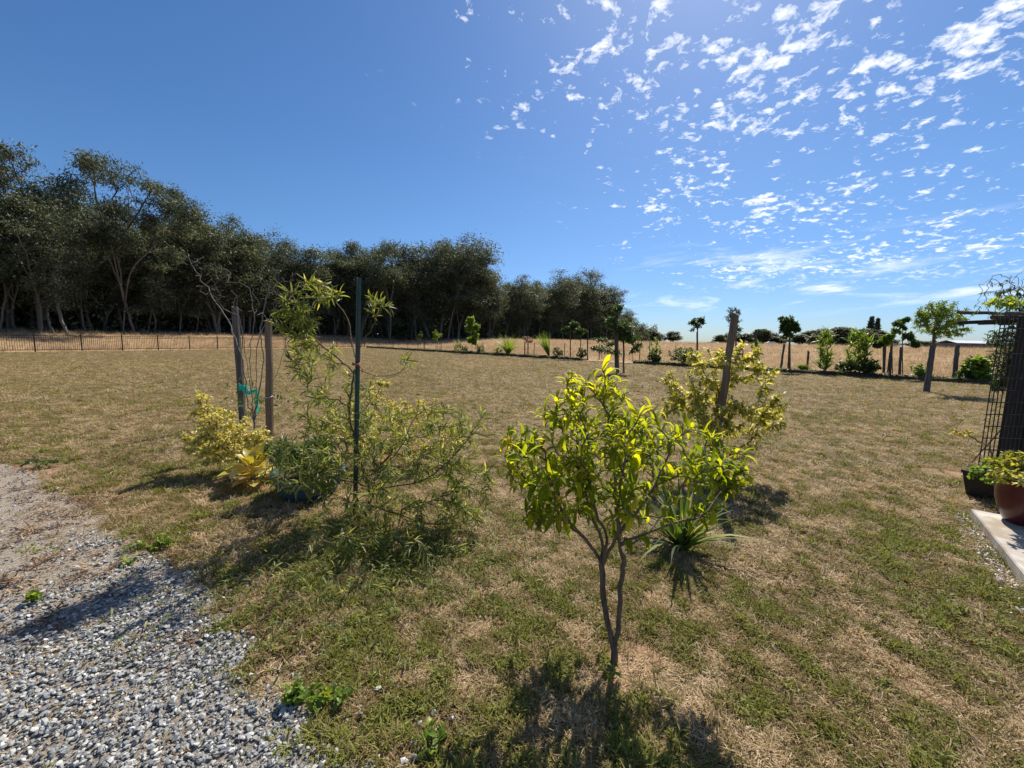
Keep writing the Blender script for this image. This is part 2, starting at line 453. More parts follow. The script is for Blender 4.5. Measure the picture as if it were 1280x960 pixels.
MAT['black_plastic'] = surf_mat('black_plastic', (0.012, 0.012, 0.013), (0.026, 0.026, 0.027), 12, 0.5, 0.15, spec=0.4)
MAT['soil'] = surf_mat('soil', (0.03, 0.02, 0.014), (0.1, 0.07, 0.05), 40, 1.0, 1.0)
MAT['mulch'] = surf_mat('mulch', (0.02, 0.014, 0.01), (0.1, 0.075, 0.05), 14, 1.0, 1.0, c3=(0.06, 0.07, 0.03), scale3=2.0, bdist=0.05)
MAT['concrete'] = surf_mat('concrete', (0.3, 0.28, 0.25), (0.52, 0.49, 0.44), 7, 0.85, 0.4, c3=(0.3, 0.25, 0.19), scale3=3.2, bdist=0.003)
MAT['teal_tape'] = leaf_mat('teal_tape', [(0, (0.01, 0.28, 0.2)), (1, (0.03, 0.5, 0.36))], 0.35, (1, 1.2, 1.1), 0.3)
MAT['red_tie'] = surf_mat('red_tie', (0.25, 0.05, 0.04), (0.45, 0.12, 0.09), 30, 0.5, 0.1)
MAT['white_tie'] = surf_mat('white_tie', (0.6, 0.6, 0.6), (0.75, 0.75, 0.75), 30, 0.5, 0.0)
MAT['shed_wall'] = surf_mat('shed_wall', (0.09, 0.085, 0.08), (0.15, 0.14, 0.13), 3, 0.7, 0.1)
MAT['roof_sheet'] = surf_mat('roof_sheet', (0.55, 0.56, 0.58), (0.72, 0.73, 0.75), 2, 0.4, 0.1, spec=0.5)
MAT['white_paint'] = surf_mat('white_paint', (0.72, 0.72, 0.72), (0.8, 0.8, 0.8), 2, 0.3, 0.0, spec=0.5)
MAT['dark_glass'] = surf_mat('dark_glass', (0.02, 0.02, 0.025), (0.04, 0.04, 0.045), 2, 0.1, 0.0, spec=0.5)
# leaves
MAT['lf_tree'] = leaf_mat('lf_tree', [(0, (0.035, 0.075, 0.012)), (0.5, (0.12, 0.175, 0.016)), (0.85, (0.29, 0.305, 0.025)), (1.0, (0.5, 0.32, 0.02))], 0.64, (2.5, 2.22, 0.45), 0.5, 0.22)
MAT['lf_willow'] = leaf_mat('lf_willow', [(0, (0.05, 0.085, 0.022)), (0.55, (0.16, 0.2, 0.065)), (0.9, (0.3, 0.31, 0.11)), (1, (0.5, 0.46, 0.25))], 0.5, (1.9, 1.75, 0.65), 0.45, 0.3)
MAT['lf_gold'] = leaf_mat('lf_gold', [(0, (0.15, 0.18, 0.03)), (0.4, (0.47, 0.45, 0.12)), (0.8, (0.72, 0.63, 0.18)), (1, (0.78, 0.72, 0.42))], 0.4, (1.3, 1.2, 0.6), 0.45, 0.35)
MAT['lf_cream'] = leaf_mat('lf_cream', [(0, (0.12, 0.15, 0.02)), (0.4, (0.4, 0.39, 0.055)), (0.75, (0.64, 0.58, 0.18)), (1, (0.8, 0.75, 0.5))], 0.5, (1.2, 1.15, 0.58), 0.45, 0.35)
MAT['lf_gum'] = leaf_mat('lf_gum', [(0, (0.026, 0.037, 0.022)), (0.6, (0.094, 0.116, 0.07)), (1, (0.3, 0.31, 0.21))], 0.36, (1.2, 1.2, 0.7), 0.5, 0.35)
MAT['lf_green'] = leaf_mat('lf_green', [(0, (0.025, 0.055, 0.014)), (0.6, (0.07, 0.125, 0.025)), (1, (0.16, 0.21, 0.05))], 0.38, (1.5, 1.45, 0.6), 0.42, 0.4)
MAT['lf_bright'] = leaf_mat('lf_bright', [(0, (0.075, 0.14, 0.022)), (0.6, (0.17, 0.26, 0.04)), (1, (0.32, 0.37, 0.08))], 0.48, (1.7, 1.6, 0.6), 0.42, 0.4)
MAT['lf_dark'] = leaf_mat('lf_dark', [(0, (0.015, 0.028, 0.014)), (1, (0.05, 0.07, 0.03))], 0.2, (1.2, 1.2, 0.6), 0.5, 0.3)
MAT['lf_brown'] = leaf_mat('lf_brown', [(0, (0.1, 0.06, 0.035)), (.7, (0.3, 0.19, 0.11)), (1, (0.55, 0.45, 0.33))], 0.3, (1.2, 1.1, 0.8), 0.6, 0.2)
MAT['lf_strap'] = leaf_mat('lf_strap', [(0, (0.03, 0.055, 0.014)), (0.6, (0.1, 0.16, 0.04)), (0.85, (0.28, 0.33, 0.1)), (1, (0.42, 0.32, 0.18))], 0.4, (1.4, 1.35, 0.6), 0.5, 0.25)
MAT['lf_paddle'] = leaf_mat('lf_paddle', [(0, (0.2, 0.2, 0.03)), (0.5, (0.5, 0.42, 0.05)), (0.8, (0.7, 0.6, 0.28)), (1, (0.42, 0.22, 0.12))], 0.5, (1.3, 1.2, 0.5), 0.35, 0.5)
MAT['grass'] = leaf_mat('grass', [(0.0, (0.6, 0.475, 0.32)), (0.2, (0.36, 0.262, 0.142)), (0.45, (0.225, 0.168, 0.073)), (0.7, (0.2, 0.162, 0.058)), (0.88, (0.19, 0.187, 0.052)), (1, (0.235, 0.265, 0.052))], 0.35, (1.25, 1.2, 0.65), 0.6, 0.25, inst=True)
MAT['straw'] = leaf_mat('straw', [(0.0, (0.33, 0.235, 0.155)), (0.5, (0.45, 0.345, 0.23)), (1, (0.56, 0.45, 0.31))], 0.35, (1.2, 1.1, 0.8), 0.6, 0.2, inst=True)

MAT['bark_litter'] = leaf_mat('bark_litter', [(0.0, (0.05, 0.03, 0.02)), (0.5, (0.15, 0.09, 0.055)), (0.85, (0.3, 0.2, 0.12)), (1, (0.42, 0.32, 0.2))], 0.1, (1.2, 1.1, 0.8), 0.8, 0.1, inst=True)
def stone_mat():
    m, t, o = new_mat('stone')
    a = N(t, 'ShaderNodeAttribute', attribute_name='tint', attribute_type='INSTANCER')
    c = ramp(t, a.outputs['Fac'], [(0, (0.07, 0.076, 0.082)), (0.3, (0.175, 0.187, 0.195)), (0.7, (0.37, 0.38, 0.375)), (0.88, (0.6, 0.59, 0.56)), (0.96, (0.42, 0.33, 0.2)), (1, (0.3, 0.17, 0.1))])
    g = N(t, 'ShaderNodeNewGeometry'); nz = noise(t, g.outputs['Position'], 60, 4)
    c = mixc(t, 0.6, c, ramp(t, nz, [(0.3, (0.6, 0.6, 0.6)), (0.7, (1.25, 1.25, 1.25))]), 'MULTIPLY')
    p = N(t, 'ShaderNodeBsdfPrincipled'); p.inputs['Roughness'].default_value = 0.6; p.inputs['Specular IOR Level'].default_value = 0.45
    b = N(t, 'ShaderNodeBump'); b.inputs['Strength'].default_value = 0.35; b.inputs['Distance'].default_value = 0.004
    t.links.new(nz, b.inputs['Height']); t.links.new(b.outputs[0], p.inputs['Normal'])
    t.links.new(c, p.inputs['Base Color']); t.links.new(p.outputs[0], o.inputs[0]); return m
MAT['stone'] = stone_mat()

def ground_mat(name, cols, big, fine=(26, 90), bump=0.9, stretch=None):
    """cols: dark, mid, light, accent; big = accent patches"""
    m, t, o = new_mat(name)
    g = N(t, 'ShaderNodeTexCoord'); vec = g.outputs['Object']
    if stretch:
        mp = N(t, 'ShaderNodeMapping'); mp.inputs['Scale'].default_value = stretch; t.links.new(vec, mp.inputs[0]); vec = mp.outputs[0]
    n1 = noise(t, vec, fine[0], 6, 0.7); n2 = noise(t, vec, fine[1], 3, 0.6); n3 = noise(t, vec, 1.1, 5, 0.6); n4 = noise(t, vec, 0.16, 5, 0.62)
    mix_ = mathn(t, 'ADD', mathn(t, 'MULTIPLY', n1, 0.6), mathn(t, 'MULTIPLY', n2, 0.4))
    c = ramp(t, mix_, [(0.36, cols[0]), (0.5, cols[1]), (0.66, cols[2])])
    k = ramp(t, mathn(t, 'ADD', mathn(t, 'MULTIPLY', n3, 0.6), mathn(t, 'MULTIPLY', n4, 0.4)), [(0.45, (0, 0, 0)), (0.6, (1, 1, 1))])
    c = mixc(t, mathn(t, 'MULTIPLY', k, big), c, cols[3])
    c = mixc(t, 0.5, c, ramp(t, n4, [(0.3, (0.75, 0.75, 0.75)), (0.7, (1.25, 1.25, 1.2))]), 'MULTIPLY')
    p = N(t, 'ShaderNodeBsdfPrincipled'); p.inputs['Roughness'].default_value = 0.95; p.inputs['Specular IOR Level'].default_value = 0.1
    b = N(t, 'ShaderNodeBump'); b.inputs['Strength'].default_value = bump; b.inputs['Distance'].default_value = 0.03
    t.links.new(mix_, b.inputs['Height']); t.links.new(b.outputs[0], p.inputs['Normal'])
    t.links.new(c, p.inputs['Base Color']); t.links.new(p.outputs[0], o.inputs[0]); return m
MAT['lawn'] = ground_mat('lawn', [(0.03, 0.021, 0.012), (0.125, 0.09, 0.047), (0.34, 0.25, 0.145), (0.12, 0.1, 0.038)], 0.5)
MAT['field'] = ground_mat('field', [(0.2, 0.13, 0.075), (0.34, 0.235, 0.14), (0.46, 0.34, 0.21), (0.36, 0.25, 0.14)], 0.5, (3, 12), 0.8)
MAT['drive'] = ground_mat('drive', [(0.15, 0.13, 0.11), (0.32, 0.29, 0.25), (0.5, 0.46, 0.41), (0.33, 0.26, 0.19)], 0.6, (60, 160), 1.0)
MAT['dirt'] = ground_mat('dirt', [(0.2, 0.13, 0.08), (0.36, 0.24, 0.15), (0.5, 0.36, 0.24), (0.3, 0.21, 0.13)], 0.5, (40, 120), 1.0)

# ------------------------------------------------------------------ instancing for stuff
def src_collection(name, tpls, mat):
    c = bpy.data.collections.new(name)
    for i, mb in enumerate(tpls):
        me = mb.mesh('%s_source' % name); me.materials.append(mat)
        c.objects.link(bpy.data.objects.new('%s_%02d' % (name, i), me))
    return c
def stuff_instances(name, coll, P, rot, scl, tint, idx, label, cat):
    me = bpy.data.meshes.new(name); n = len(P)
    me.vertices.add(n); me.vertices.foreach_set('co', np.asarray(P, np.float32).ravel())
    for nm, typ, val in (('rot', 'FLOAT_VECTOR', rot), ('scl', 'FLOAT', scl), ('tint', 'FLOAT', tint)):
        a = me.attributes.new(nm, typ, 'POINT')
        a.data.foreach_set('vector' if typ == 'FLOAT_VECTOR' else 'value', np.asarray(val, np.float32).ravel())
    a = me.attributes.new('idx', 'INT', 'POINT'); a.data.foreach_set('value', np.asarray(idx, np.int32))
    o = link(name, me, None, None, 'stuff'); tag(o, label, cat)
    ng = bpy.data.node_groups.new(name, 'GeometryNodeTree')
    ng.interface.new_socket('Geometry', in_out='INPUT', socket_type='NodeSocketGeometry')
    ng.interface.new_socket('Geometry', in_out='OUTPUT', socket_type='NodeSocketGeometry')
    gi = ng.nodes.new('NodeGroupInput'); go = ng.nodes.new('NodeGroupOutput')
    ci = ng.nodes.new('GeometryNodeCollectionInfo'); ci.inputs['Collection'].default_value = coll
    ci.inputs['Separate Children'].default_value = True; ci.inputs['Reset Children'].default_value = True
    ip = ng.nodes.new('GeometryNodeInstanceOnPoints'); ip.inputs['Pick Instance'].default_value = True
    def na(nm, typ):
        q = ng.nodes.new('GeometryNodeInputNamedAttribute'); q.data_type = typ; q.inputs['Name'].default_value = nm
        return [s_ for s_ in q.outputs if s_.enabled and s_.name == 'Attribute'][0]
    L = ng.links.new
    L(gi.outputs[0], ip.inputs['Points']); L(ci.outputs[0], ip.inputs['Instance'])
    L(na('idx', 'INT'), ip.inputs['Instance Index']); L(na('rot', 'FLOAT_VECTOR'), ip.inputs['Rotation'])
    L(na('scl', 'FLOAT'), ip.inputs['Scale']); L(ip.outputs[0], go.inputs[0])
    md = o.modifiers.new('instances', 'NODES'); md.node_group = ng
    return o

# ------------------------------------------------------------------ SETTING: terrain
def axis(lim, near=0.5):
    v_ = [0.0]; st = near
    while v_[-1] < lim: v_.append(v_[-1]+st); st = max(near, v_[-1]*0.09)
    return np.array(v_)
def terrain():
    ax = axis(4000); xs = np.concatenate([-ax[:0:-1], ax]); ys = np.concatenate([-axis(60, 1.0)[:0:-1], ax])
    bm = bmesh.new()
    X, Y = np.meshgrid(xs, ys); Z = zt(X, Y)
    vs = [[bm.verts.new((X[j, i], Y[j, i], Z[j, i])) for i in range(len(xs))] for j in range(len(ys))]
    for j in range(len(ys)-1):
        for i in range(len(xs)-1): bm.faces.new((vs[j][i], vs[j][i+1], vs[j+1][i+1], vs[j+1][i]))
    for p0, n_ in ((FENCE0, FENCEN), (BED0, BEDN)):
        bmesh.ops.bisect_plane(bm, geom=bm.verts[:]+bm.edges[:]+bm.faces[:], plane_co=(*p0, 0), plane_no=(*n_, 0))
    for name, inside in (('lawn', True), ('field', False)):
        b2 = bm.copy(); kill = []
        for f in b2.faces:
            c = f.calc_center_median(); s1, s2 = s_out(c.x, c.y)
            if ((s1 < 0) and (s2 < 0)) != inside: kill.append(f)
        bmesh.ops.delete(b2, geom=kill, context='FACES')
        me = bpy.data.meshes.new(name); b2.to_mesh(me); b2.free()
        for p in me.polygons: p.use_smooth = True
        o = link(name, me, MAT[name], None, 'structure')
    bm.free()
terrain()

# gravel drive: a thin sheet with a ragged edge
def in_poly(x, y, poly):
    ins = np.zeros(x.shape, bool); n = len(poly); j = n-1
    for i in range(n):
        xi, yi = poly[i]; xj, yj = poly[j]
        c = ((yi > y) != (yj > y)) & (x < (xj-xi)*(y-yi)/(yj-yi+1e-12)+xi)
        ins ^= c; j = i
    return ins
edge_px = [(455, 975), (425, 915), (372, 872), (340, 835), (318, 795), (285, 765), (250, 728), (205, 705), (168, 680), (128, 648), (75, 612), (20, 585), (-60, 560), (-160, 545)]
DRIVE = [tuple(G(*p)[:2]) for p in edge_px]
DRIVE = [(-0.05, -2.0), (-0.3, 0.6)]+DRIVE+[(-12, 4.5), (-9, -2.0)]
def resample(poly, step, jit):
    o_ = []
    for i in range(len(poly)):
        a = np.array(poly[i]); b = np.array(poly[(i+1) % len(poly)]); n = max(1, int(np.linalg.norm(b-a)/step))
        for q in range(n): o_.append(a+(b-a)*q/n+RNG.normal(0, jit, 2))
    return o_
def edge_dist(x, y):
    d = np.full(np.shape(x), 9.0); P = np.array(DRIVE[1:-2])
    for a, b in zip(P[:-1], P[1:]):
        ab = b-a; t = np.clip(((x-a[0])*ab[0]+(y-a[1])*ab[1])/(ab@ab), 0, 1)
        d = np.minimum(d, np.hypot(x-a[0]-t*ab[0], y-a[1]-t*ab[1]))
    return np.where(in_poly(x, y, DRIVE), d, -d)       # positive on the drive
dp = resample(DRIVE, 0.12, 0.025)
bm = bmesh.new(); f = bm.faces.new([bm.verts.new((p[0], p[1], 0.004)) for p in dp])
bmesh.ops.triangulate(bm, faces=[f]); me = bpy.data.meshes.new('gravel_drive'); bm.normal_update()
if sum(q.normal.z for q in bm.faces) < 0: bmesh.ops.reverse_faces(bm, faces=bm.faces[:])
bm.to_mesh(me); bm.free()
link('gravel_drive', me, MAT['drive'], None, 'structure')
# bare earth scraped round the little tree and in other spots (mixed into the lawn surface)
tb = G(768, 826)
DIRT = [(tb[0]+0.08, tb[1]-0.02, 0.36, 0.26), (*G(1140, 850)[:2], 0.16, 0.24), (*G(30, 590)[:2], 0.9, 0.45), (*G(300, 600)[:2], 0.5, 0.35), (*G(1190, 592)[:2], 0.5, 0.3)]
def add_dirt(m):
    t = m.node_tree; p = [q for q in t.nodes if q.type == 'BSDF_PRINCIPLED'][0]; src = p.inputs['Base Color'].links[0].from_socket
    g = N(t, 'ShaderNodeTexCoord'); sp = N(t, 'ShaderNodeSeparateXYZ'); t.links.new(g.outputs['Object'], sp.inputs[0])
    nz = noise(t, g.outputs['Object'], 7, 5, .65); fine = noise(t, g.outputs['Object'], 60, 4, .7); tot = None
    for cx, cy, rx, ry in DIRT:
        dx = mathn(t, 'DIVIDE', mathn(t, 'SUBTRACT', sp.outputs[0], cx), rx); dy = mathn(t, 'DIVIDE', mathn(t, 'SUBTRACT', sp.outputs[1], cy), ry)
        d = mathn(t, 'SQRT', mathn(t, 'ADD', mathn(t, 'MULTIPLY', dx, dx), mathn(t, 'MULTIPLY', dy, dy)))
        k = mathn(t, 'SUBTRACT', 1.65, mathn(t, 'ADD', d, mathn(t, 'MULTIPLY', nz, 1.5)), clamp=True)
        tot = k if tot is None else mathn(t, 'MAXIMUM', tot, k)
    c = ramp(t, fine, [(.32, (.17, .105, .065)), (.5, (.33, .215, .135)), (.7, (.46, .33, .22))])
    t.links.new(mixc(t, mathn(t, 'MULTIPLY', tot, 1.6, clamp=True), src, c), p.inputs['Base Color'])
add_dirt(MAT['lawn'])
def dirtmask(x, y):
    m = np.zeros(np.shape(x))
    for cx, cy, rx, ry in DIRT: m = np.maximum(m, 1-sstep(0.6, 1.15, np.hypot((x-cx)/rx, (y-cy)/ry)))
    return m

# ------------------------------------------------------------------ gravel and litter
def rock(seed):
    r = np.random.default_rng(seed); bm = bmesh.new(); bmesh.ops.create_icosphere(bm, subdivisions=1, radius=1)
    d = r.normal(size=(7, 3)); d /= np.linalg.norm(d, axis=1, keepdims=True); h = r.uniform(0.45, 0.85, 7)
    mb = MB(); V = []
    for q in bm.verts:
        p = np.array(q.co)
        for a, b in zip(d, h):
            e = p@a
            if e > b: p = p-a*(e-b)
        V.append(p*np.array([1, r.uniform(.55, .9), r.uniform(.32, .6)]))
    bm.verts.index_update(); T = [[q.index for q in f.verts] for f in bm.faces]; bm.free()
    return mb.add(V, None, T)
rocks = src_collection('gravel_stone', [rock(i) for i in range(12)], MAT['stone'])
n = 290000
x = RNG.uniform(-8, 0.2, n); y = RNG.uniform(0.1, 6.0, n)
ed = edge_dist(x, y)
keep = (ed > -0.4) & (x > -1.35*y-1.2)
x, y, ed = x[keep], y[keep], ed[keep]
dist = np.hypot(x, y)
pxy = np.array([proj((a, b, 0)) for a, b in zip(x, y)]).reshape(-1, 2)
streak = fbm(x*0.8+y*0.5, y*1.0-x*0.5, 1.7, 5)
dens = np.clip((pxy[:, 1]-640)/190, 0.0, 1)*1.15+(pxy[:, 0]-100)/700*0.6
dens = np.clip(dens*0.95+(streak-0.5)*3.4*np.clip((900-pxy[:, 1])/200, 0.1, 1), 0.12, 1)
dens *= np.clip((6.5-dist)/4.0, 0.25, 1)
dens = np.where(y < 1.2, 1.0, dens)
rag = ed+(fbm(x, y, 4.0, 6)-.5)*.5
keep = RNG.uniform(0, 1, len(x)) < dens*0.9*np.clip(0.03+sstep(-.06, .16, rag), 0, 1)
# ragged border
x, y = x[keep], y[keep]; n = len(x)
stuff_instances('gravel', rocks, np.stack([x, y, RNG.uniform(0.004, 0.018, n)], 1),
                np.stack([RNG.normal(0, .45, n), RNG.normal(0, .45, n), RNG.uniform(0, 6.28, n)], 1),
                0.0055+0.0175*RNG.beta(1.5, 3.2, n), RNG.beta(2.0, 2.0, n)*0.93+(RNG.uniform(0, 1, n) > 0.95)*0.08, RNG.integers(0, 12, n),
                'blue grey crushed stone gravel spread over the drive', 'gravel')

# ------------------------------------------------------------------ lawn grass
def tuft(nb, hmin, hmax, spread, flat, seed, w=0.0028):
    r = np.random.default_rng(seed); mb = MB()
    for _ in range(nb):
        L = r.uniform(hmin, hmax); a = r.uniform(0, 6.28); el = r.uniform(0.1, 0.5) if flat else r.uniform(0.5, 1.45)
        tpl = blade_tpl(L, w*r.uniform(.7, 1.3), 2, r.uniform(0.2, 1.1) if not flat else r.uniform(0, .5), el)
        p = np.array([[r.normal(0, spread), r.normal(0, spread), 0.001]])
        mb.scatter(tpl, mats_from(p, np.array([[math.cos(a), math.sin(a), 0]]), np.array([[0, 0, 1.0]]), [1.0]), [r.uniform(0, 1)])
    return mb
tufts = [tuft(20, 0.01, 0.034, 0.016, False, i, .0024) for i in range(4)]+[tuft(22, 0.02, 0.065, 0.034, True, 20+i, .0022) for i in range(4)] + \
        [tuft(14, 0.02, 0.05, 0.013, False, 40+i, 0.003) for i in range(3)]
TUFTS = src_collection('grass_tuft', tufts, MAT['grass'])
BARK = src_collection('bark_chip', [tuft(12, 0.015, 0.06, 0.035, True, 80+i, .006) for i in range(4)], MAT['bark_litter'])
x = RNG.uniform(-8, 0.2, 30000); y = RNG.uniform(0.4, 6.0, 30000); ed = edge_dist(x, y); pyy = np.array([proj((a, b, 0))[1] for a, b in zip(x, y)])
st = fbm(x*0.8+y*0.5, y*1.0-x*0.5, 1.7, 5)
k_ = (ed > -.25) & (x > -1.35*y-1) & (RNG.uniform(0, 1, 30000) < np.clip((.56-st)*5, 0.03, 1)*np.clip((880-pyy)/160, .01, 1)*.24); x, y = x[k_], y[k_]; n = len(x)
stuff_instances('bark_litter', BARK, np.stack([x, y, RNG.uniform(.006, .02, n)], 1), np.stack([RNG.normal(0, .15, n), RNG.normal(0, .15, n), RNG.uniform(0, 6.28, n)], 1), RNG.uniform(.6, 1.3, n), RNG.uniform(0, 1, n), RNG.integers(0, 4, n),
                'brown bark and dry straw litter strewn in streaks over the gravel', 'litter')
green_spots = [(*G(1245, 740)[:2], .55, .5), (*G(1270, 800)[:2], .5, .45), (*G(1165, 690)[:2], .5, .35), (*G(1040, 640)[:2], .6, .3), (*G(190, 668)[:2], .35, .5),
               (*G(52, 578)[:2], .5, .5), (*G(400, 740)[:2], .7, .35), (*G(430, 850)[:2], .35, .3), (*G(480, 700)[:2], .8, .3), (*G(380, 800)[:2], .35, .35), (*G(260, 590)[:2], .6, .3),
               (*G(640, 700)[:2], .4, .1), (*G(560, 900)[:2], .4, .25), (*G(1010, 900)[:2], .3, .25), (*G(930, 780)[:2], .4, .18), (*G(700, 900)[:2], .4, .3), (*G(1150, 780)[:2], .5, .15)]
def grass_ring(r0, r1, per_m2, smin, smax, seed):
    r = np.random.default_rng(seed)
    n = int(per_m2*2.3*0.5*(r1*r1-r0*r0))
    rad = np.sqrt(r.uniform(r0*r0, r1*r1, n)); az = r.uniform(-1.15, 1.15, n)
    x = rad*np.sin(az); y = rad*np.cos(az)
    s1, s2 = s_out(x, y)
    ed = np.full(n, -1.0); nr = rad < 8; ed[nr] = edge_dist(x[nr], y[nr]) if r0 < 8 else -1
    ed = ed+(fbm(x, y, 4.0, 6)-.5)*.5
    ok = (s1 < 0) & (s2 < 0) & (r.uniform(0, 1, n) < np.clip(1.0-sstep(-.14, .1, ed), .03, 1))
    ok &= ~((np.abs(x-5.4) < 0.95) & (np.abs(y-3.0) < 0.9) & in_poly(x, y, SLAB))
    dm = dirtmask(x, y)
    bare = fbm(x, y, 4.5, 3)
    ok &= r.uniform(0, 1, n) > dm*0.6
    ok &= r.uniform(0, 1, n) > np.clip((bare-0.56)*6, 0, 0.6)*(rad < 12)
    x, y, rad = x[ok], y[ok], rad[ok]; n = len(x)
    g = fbm(x, y, 11.0, 11, 2)*0.6+fbm(x, y, 3.1, 14, 3)*0.25+fbm(x, y, 0.35, 12, 3)*0.15
    t = 0.3+(g-0.5)*3.4
    for cx, cy, rr, am in green_spots: t = t+am*.6*np.exp(-((x-cx)**2+(y-cy)**2)/(rr*rr))
    far = np.clip((rad-6)/14, 0, 1); t = t*(1-0.45*far)+0.33*0.45*far
    t = np.clip(t+r.normal(0, 0.2, n), 0, 1)
    idx = np.where(t > 0.62, np.where(r.uniform(0, 1, n) < .35, r.integers(8, 11, n), r.integers(0, 4, n)),
                   np.where(t < 0.33, np.where(r.uniform(0, 1, n) < .38, r.integers(8, 11, n), r.integers(4, 8, n)), np.where(r.uniform(0, 1, n) < .5, r.integers(0, 4, n), r.integers(4, 8, n))))
    return (np.stack([x, y, np.zeros(n)], 1), np.stack([r.normal(0, .22, n), r.normal(0, .22, n), r.uniform(0, 6.28, n)], 1),
            r.uniform(smin, smax, n)*(0.8+0.5*np.clip((t-.4)*2, 0, 1)), t, idx)
SLAB = [(4.45, 4.05), (6.6, 4.05), (6.6, 1.5), (3.6, 1.5)]
rings = [grass_ring(0.55, 3.0, 3400, .6, 1.2, 1), grass_ring(3.0, 6.5, 1400, .75, 1.4, 2), grass_ring(6.5, 13, 330, 1.0, 1.8, 3), grass_ring(13, 30, 60, 1.4, 2.6, 4), grass_ring(30, 62, 9, 2.0, 3.4, 5)]
stuff_instances('lawn_grass', TUFTS, *[np.concatenate([q[i] for q in rings]) for i in range(5)],
                'short dry and green lawn grass in patches', 'grass')
# dry fallen leaves and pale bits lying on the lawn
n = 900; r = np.random.default_rng(77); rad = np.sqrt(r.uniform(1.2, 60, n)); az = r.uniform(-1.1, 1.1, n); x = rad*np.sin(az); y = rad*np.cos(az)
k_ = edge_dist(x, y) < 0.3; x, y = x[k_], y[k_]; n = len(x)
mb = MB(); P = np.stack([x, y, r.uniform(.008, .03, n)], 1)
Y_ = r.normal(0, 1, (n, 3))*[1, 1, .18]
def lf_(): return leaf_tpl(1, .4, 3, .3, 1.0)
mb.scatter(lf_(), mats_from(P, Y_, np.tile([0, 0, 1.0], (n, 1))+r.normal(0, .4, (n, 3)), r.uniform(.018, .055, n)), r.uniform(0, 1, n))
o = link('fallen_leaves', mb.mesh('fallen_leaves'), MAT['lf_brown'], None, 'stuff'); tag(o, 'dry fallen leaves scattered over the lawn', 'leaves')
# dry tall grass of the field
stalks = [tuft(16, 0.25, 0.55, 0.09, False, 60+i, 0.012) for i in range(4)]
STALK = src_collection('dry_stalks', stalks, MAT['straw'])
r = np.random.default_rng(9); n = 90000
rad = np.sqrt(r.uniform(15**2, 95**2, n)); az = r.uniform(-1.1, 1.1, n); x = rad*np.sin(az); y = rad*np.cos(az)
s1, s2 = s_out(x, y); s = np.maximum(s1-0.5, s2-2.0)
ok = (s > 0) & (s < 45) & (r.uniform(0, 1, n) < np.clip(30/rad, .25, 1)); x, y = x[ok], y[ok]; n = len(x)
stuff_instances('field_grass', STALK, np.stack([x, y, zt(x, y)], 1), np.stack([r.normal(0, .12, n), r.normal(0, .12, n), r.uniform(0, 6.28, n)], 1),
                r.uniform(.6, 1.3, n), np.clip(fbm(x, y, .15, 8)+r.normal(0, .2, n), 0, 1), r.integers(0, 4, n), 'tall dry straw grass of the field beyond the garden', 'grass')

# ------------------------------------------------------------------ garden beds
def bed(px0, px1):
    a = np.array(bedpt(px0, 0)); b = np.array(bedpt(px1, 0)); L = np.linalg.norm(b-a); n = int(L/0.35)
    sec = [(-0.18, -0.02), (-0.12, 0.17), (0.02, 0.22), (0.3, 0.2), (0.8, 0.18), (1.5, 0.12), (1.9, -0.03)]
    mb = MB(); V = []
    for i in range(n+1):
        p = a+(b-a)*i/n; e = min(1, min(i, n-i)/2.0)**0.5
        wob = 0.12*vnoise(p[0], p[1], .5, 3)
        for so, z in sec:
            q = p+BEDN*((so-0.9)*(0.55+0.45*e)+0.9+wob)+RNG.normal(0, .02, 2)
            V.append((q[0], q[1], zt(q[0], q[1])+(z*(0.25+0.75*e)+(RNG.normal(0, .025) if z > 0.05 else 0))))
    k = len(sec)
    Q = [(i*k+j, (i+1)*k+j, (i+1)*k+j+1, i*k+j+1) for i in range(n) for j in range(k-1)]
    mb.add(V, Q); struct('garden_bed', mb, MAT['mulch'])
    return a, b, L
bedA = bed(452, 724); bedB = bed(788, 1420)
# low leafy ground cover creeping over the bed rims
tpl = leaf_tpl(0.09, 0.05, 2, .2, .8)
for a, b, L in (bedA, bedB):
    n = int(L*230); t = RNG.uniform(0, 1, n); so = np.abs(RNG.normal(0, .35, n))-0.16
    p = a+(b-a)*t[:, None]+BEDN*so[:, None]
    clump = fbm(p[:, 0], p[:, 1], .9, 21)
    ok = RNG.uniform(0, 1, n) < np.clip((clump-.32)*3, 0.1, 1); p = p[ok]; n = len(p)
    P = np.stack([p[:, 0], p[:, 1], 0.17+np.abs(RNG.normal(0, .07, n))], 1)
    mb = MB().scatter(tpl, mats_from(P, RNG.normal(size=(n, 3))*[1, 1, .4]+[0, 0, .3], np.tile([0, 0, 1.0], (n, 1))+RNG.normal(0, .3, (n, 3)), RNG.uniform(.7, 1.6, n)), RNG.uniform(0, .8, n))
    o = link('ground_cover', mb.mesh('ground_cover'), MAT['lf_green'], None, 'stuff')
    tag(o, 'low leafy ground cover creeping over the dark garden bed edge', 'ground cover')

